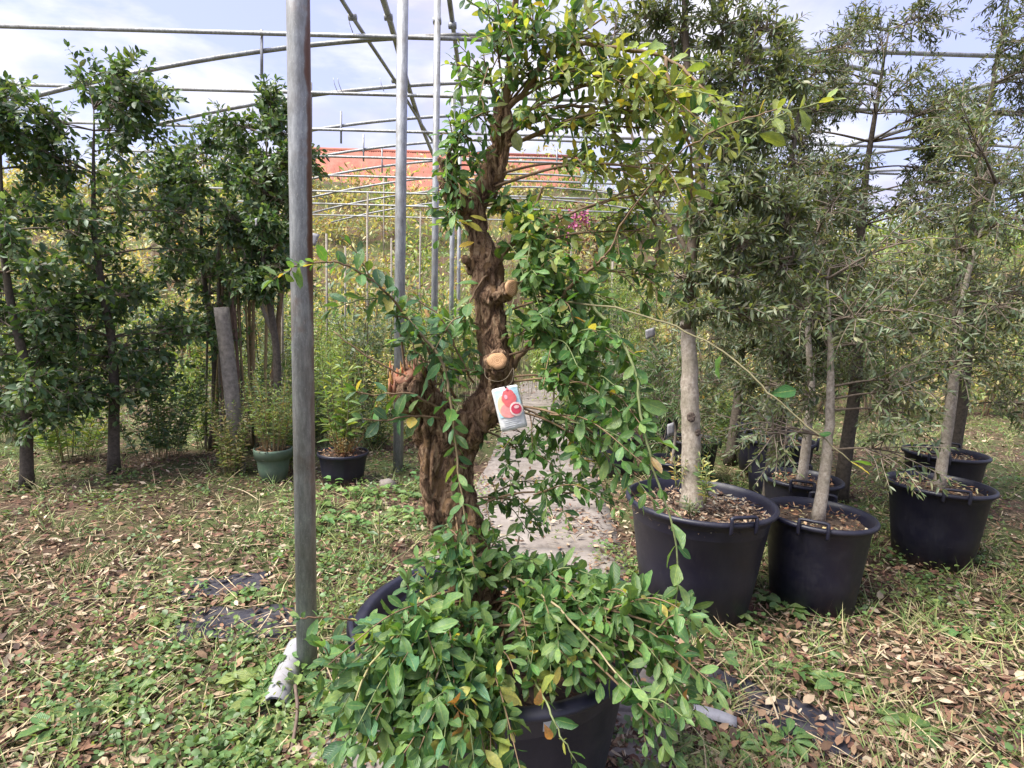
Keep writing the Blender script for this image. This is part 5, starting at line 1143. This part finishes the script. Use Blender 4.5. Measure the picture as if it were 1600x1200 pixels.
L = Leaves(); L.extend(np.stack([x, y, z], 1), nz(RNG.normal(size=(n, 3))*np.array([1, 1, .22])), nz(RNG.normal(size=(n, 3))*.3+np.array([0, 0, 1])), l, l*asp, cc, RNG.uniform(-.35, .35, n))
near = np.where(y < 3.4)[0]; far = np.where(y >= 3.4)[0]
tag(L.mass('litter', T_SLIM, LITTER, None, near), 'brown bark chips and dead leaves strewn over the near soil', 'litter', kind='stuff')
tag(L.mass('litter', T_TINY, LITTER, None, far), 'brown chips and dead leaves strewn over the soil farther back', 'litter', kind='stuff')
# dry straw stalks
n = 3200; x, y = scatter_xy(n, 1.15, 8); keep = (~in_path(x, y)) | (RNG.uniform(size=n) < .2); x, y = x[keep], y[keep]; n = len(x)
l = RNG.uniform(.08, .24, n); L = Leaves(); L.extend(np.stack([x, y, gz(x, y)+RNG.uniform(.012, .05, n)+.03*in_path(x, y)], 1), nz(RNG.normal(size=(n, 3))*np.array([1, 1, .13])), nz(RNG.normal(size=(n, 3))*.3+np.array([0, 0, 1])), l, np.full(n, .0045), np.array([(.42, .33, .20)])*(1+RNG.uniform(-.4, .25, (n, 1))), RNG.uniform(-.1, .2, n))
tag(L.mass('straw', T_BLADE, LITTER, None), 'thin straw-coloured dead stalks lying on the litter', 'straw', kind='stuff')
# weeds: clumps of little leaves
nc = 5200; cx, cy = scatter_xy(nc, 1.2, 12.5); keep = (RNG.uniform(size=nc) < np.clip(patch(cx, cy)*1.25-.12+np.clip((cy-3.5)*.12, 0, .5), 0, 1)) & ((~in_path(cx, cy)) | (RNG.uniform(size=nc) < .05)) & ((~in_sheet(cx, cy)) | (RNG.uniform(size=nc) < .06)); cx, cy = cx[keep], cy[keep]; nc = len(cx)
m_ = 16; hgt = RNG.uniform(.03, .13, nc); kindc = RNG.integers(3, size=nc)
PG = np.array([(0.15, 0.215, 0.060), (0.105, 0.185, 0.060), (0.22, 0.26, 0.085)])
ang = RNG.uniform(0, 2*PI, (nc, m_)); rr = RNG.uniform(0, 1, (nc, m_))*hgt[:, None]*.95
onslab = (np.abs(cx-np.interp(cy, [0.6, 1.6, 2.9, 5, 9.8, 13], [-0.12, -0.02, 0.12, 0.30, 0.52, 0.62])) < np.interp(cy, [0.6, 3, 10], [0.56, 0.55, 0.42]))*.05; px_ = cx[:, None]+np.cos(ang)*rr; py_ = cy[:, None]+np.sin(ang)*rr; pz_ = gz(px_, py_)+.01+onslab[:, None]+RNG.uniform(0, 1, (nc, m_))*hgt[:, None]*(1-.5*rr/hgt[:, None])
d = np.stack([np.cos(ang)+RNG.normal(size=(nc, m_))*.4, np.sin(ang)+RNG.normal(size=(nc, m_))*.4, RNG.uniform(-.2, .7, (nc, m_))], 2)
l = (RNG.uniform(.012, .030, (nc, m_))*(1+.05*cy)[:, None]); asp = np.array([.55, .75, .35])[kindc][:, None]*np.ones((nc, m_))
cc = PG[kindc][:, None, :]*(1+RNG.uniform(-.28, .28, (nc, m_, 1)))*(1+RNG.uniform(-.2, .2, (nc, 1, 1)))
N = nc*m_; L = Leaves(); L.extend(np.stack([px_, py_, pz_], 2).reshape(N, 3), nz(d.reshape(N, 3)), nz(RNG.normal(size=(N, 3))*.35+np.array([0, -.1, 1])), l.ravel(), (l*asp).ravel(), cc.reshape(N, 3), RNG.uniform(0, .3, N))
near = np.where(py_.ravel() < 3.2)[0]; far = np.where(py_.ravel() >= 3.2)[0]
tag(L.mass('ground_weeds', T_SLIM, FINE_A, None, near), 'low yellow-green weeds and chickweed covering the near ground', 'weeds', kind='stuff')
tag(L.mass('ground_weeds', T_TINY, FINE_A, None, far), 'low yellow-green weeds covering the ground farther back', 'weeds', kind='stuff')
# grass
nc = 3600; cx, cy = scatter_xy(nc, 1.2, 13); keep = (RNG.uniform(size=nc) < .2+.6*patch(cx+3, cy)) & ((~in_path(cx, cy)) | (RNG.uniform(size=nc) < .03)) & (~in_sheet(cx, cy)); cx, cy = cx[keep], cy[keep]; nc = len(cx); m_ = 9
ang = RNG.uniform(0, 2*PI, (nc, m_)); bx_ = cx[:, None]+RNG.normal(size=(nc, m_))*.018; by_ = cy[:, None]+RNG.normal(size=(nc, m_))*.018
d = np.stack([np.cos(ang)*.7, np.sin(ang)*.7, RNG.uniform(.5, 1.4, (nc, m_))], 2); N = nc*m_; l = RNG.uniform(.04, .14, N)*np.repeat(1+.06*cy, m_)
PG2 = np.array([(0.16, 0.22, 0.07), (0.24, 0.27, 0.10), (0.36, 0.32, 0.17), (0.11, 0.18, 0.05)]); cc = PG2[RNG.integers(4, size=N)]*(1+RNG.uniform(-.25, .25, (N, 1)))
L = Leaves(); L.extend(np.stack([bx_, by_, gz(bx_, by_)], 2).reshape(N, 3), nz(d.reshape(N, 3)), nz(RNG.normal(size=(N, 3))+np.array([0, -.2, .6])), l, RNG.uniform(.003, .006, N)*np.repeat(1+.05*cy, m_), cc, RNG.uniform(.1, .7, N))
tag(L.mass('grass', T_BLADE, BLADE, None), 'thin tufts of green and straw-coloured grass', 'grass', kind='stuff')

# broadleaf weeds one can point at
def rosette(px, py, n, size, ratio, lab, pal, h=.06, tpl=T_BROAD, lift=.5, cat='weed'):
    b = G(px, py); b[2] = float(gz(b[0], b[1])); t = empty('leafy_weed', b, lab, cat, 'broadleaved weeds in the foreground'); L = Leaves()
    for i in range(n):
        a = 2.4*i+random.uniform(-.3, .3); f = random.uniform(.3, 1); s0 = b+np.array([math.cos(a)*.02, math.sin(a)*.02, .01+h*(1-f)]); d = np.array([math.cos(a), math.sin(a), random.uniform(.15, lift)])
        l = size*random.uniform(.7, 1.15); L.add(s0, nz(d), nz(np.array([-.2*math.cos(a), -.2*math.sin(a)-.15, 1])), l, l*ratio, jit(pal[i % len(pal)], .15), random.uniform(.2, .5))
    L.plant(t, tpl, LEAF_A, LEAF_O, 40, 8); return t
WG = [(0.13, 0.22, 0.075), (0.17, 0.26, 0.10), (0.10, 0.18, 0.06)]
RS = [(405, 1100, 13, .085, .5, 'large broadleaved weed with cupped leaves at the lower left'), (430, 1160, 11, .07, .55, 'round-leaved weed below the whitish pipe'), (385, 1170, 10, .075, .5, 'leafy weed in the lower left corner'), (415, 1075, 6, .13, .45, 'tall single-stemmed weed with one big pale leaf'), (375, 940, 9, .06, .5, 'pale toothed weed at the edge of the left black sheet'), (425, 935, 9, .055, .5, 'light green weed above the left black sheet'),
      (500, 1090, 9, .06, .6, 'dark round-leaved weed at the foot of the foremost post'), (490, 1125, 8, .045, .7, 'small weed between the post and the paving'), (560, 800, 12, .07, .6, 'spreading nettle-like weed in front of the low black pot'), (530, 815, 12, .07, .6, 'bright green weed just right of the post in the middle distance'), (600, 820, 12, .07, .6, 'bushy bright weed left of the thick trunk'), (640, 780, 12, .075, .6, 'leafy weed at the foot of the second post'), (575, 775, 12, .07, .6, 'nettle-like weed right of the low black pot'),
      (450, 790, 10, .06, .5, 'weed left of the foremost post in the middle'), (395, 850, 12, .05, .4, 'yellowish creeping weed on the left litter'), (1100, 985, 10, .060, .6, 'scalloped weed under the big black pot'), (1150, 975, 11, .065, .5, 'feathery light weed in front of the big pot'), (1080, 960, 8, .07, .6, 'broad shiny weed at the left foot of the big pot'),
      (1105, 1100, 9, .060, .6, 'glossy round weed above the plastic marker'), (1170, 1020, 8, .05, .4, 'small weed in the bark litter on the right'), (1225, 960, 11, .075, .6, 'broadleaved weed at the foot of the right-edge pot'), (1195, 945, 8, .055, .7, 'clover-like weed in the gap between the two right pots'), (1200, 1185, 14, .065, .5, 'leafy clump at the lower right corner'), (1230, 1165, 12, .07, .45, 'second clump of broad leaves near the right black sheet'), (1150, 1180, 9, .06, .4, 'toothed weed left of the corner clump'),
      (1240, 1060, 8, .08, .25, 'long-leaved weed at the right edge'), (1050, 1180, 9, .08, .28, 'narrow-leaved weed on the edge of the paving'), (1310, 1080, 12, .08, .5, 'broad weed beyond the right-edge pot'), (1420, 1150, 12, .08, .5, 'spreading weed at the lower far right'), (200, 1100, 12, .08, .5, 'spreading weed at the lower far left'), (90, 1160, 12, .08, .5, 'broad weed in the far left corner'), (260, 980, 10, .06, .5, 'pale weed left of the black sheet'), (1500, 1000, 10, .07, .5, 'weed at the far right margin')]
for (px, py, n_, s_, ra, lab) in RS: rosette(px, py, n_+4, s_, ra, lab, WG, .05)
WLAB = ['bright weed right beside the foremost post at mid height of the photo', 'bright weed in front of the low black pot, farther from the post', 'bright weed halfway between low black pot and thick trunk', 'spreading bright weed left of the thick trunk', 'bright weed nearest the thick trunk', 'weed crowding the left foot of the low black pot', 'weed just in front of the pale stone', 'weed at the right of the second post base', 'weed behind the thick trunk by the path edge', 'weed in the litter below the pale stone', 'lone weed on brown litter right of the foremost post',
    'weed in the distance right of the second post', 'weed farther back beside the second post', 'small weed hugging the right foot of the foremost post', 'small weed hugging the left foot of the foremost post']
for k_, (px, py) in enumerate(((505, 800), (545, 780), (585, 795), (625, 805), (648, 815), (520, 770), (610, 775), (655, 755), (690, 730), (560, 835), (500, 830), (665, 700), (640, 690), (470, 1078), (452, 1050))):
    rosette(px, py, 12, .075 if py < 900 else .05, .6, WLAB[k_], [(0.12, 0.24, 0.07), (0.17, 0.29, 0.10), (0.09, 0.17, 0.05)], .13)
# seedling shoot before the trunk, and fallen bits
tuft('seedling', 'young single-stemmed seedling left of the thick trunk', 'seedling', G(592, 868), 1, .36, .02, SHRUBC+LIMEC[:1], .085, .3, T_MED, maxn=40, spacing=.05, r_=.005, up=.8)
tuft('seedling', 'thin seedling growing from the paving at the left of the front pot', 'seedling', G(520, 1185), 2, .16, .05, SHRUBC, .05, .45, T_MED, maxn=40, spacing=.035, r_=.002, up=.8)
# loose sticks
for (x0, y0, x1, y1, lab) in ((455, 1190, 462, 1120, 'dark stick standing up from the weeds at the bottom left'), (360, 1010, 470, 990, 'long pale straw lying across the left black sheet'), (405, 995, 425, 965, 'short pale stalk on the left black sheet'), (1180, 1065, 1215, 1140, 'thin grey stalk lying on the right black sheet'), (355, 765, 405, 790, 'straw stick near the timber post')):
    a = G(x0, y0); b = G(x1, y1); a[2] = .03; b[2] = .04 if lab[0] != 'd' else .12
    A = Acc().tube(smooth_path([a, (a+b)/2+np.array([.01, .01, .01]), b], 4), .0035 if lab[0] != 'd' else .006, 6, True, (.45, .36, .24) if lab[0] != 'd' else (.13, .09, .07)); o = link('stick', A.mesh('stick', STEM, off=a), None, a); tag(o, lab, 'stick')
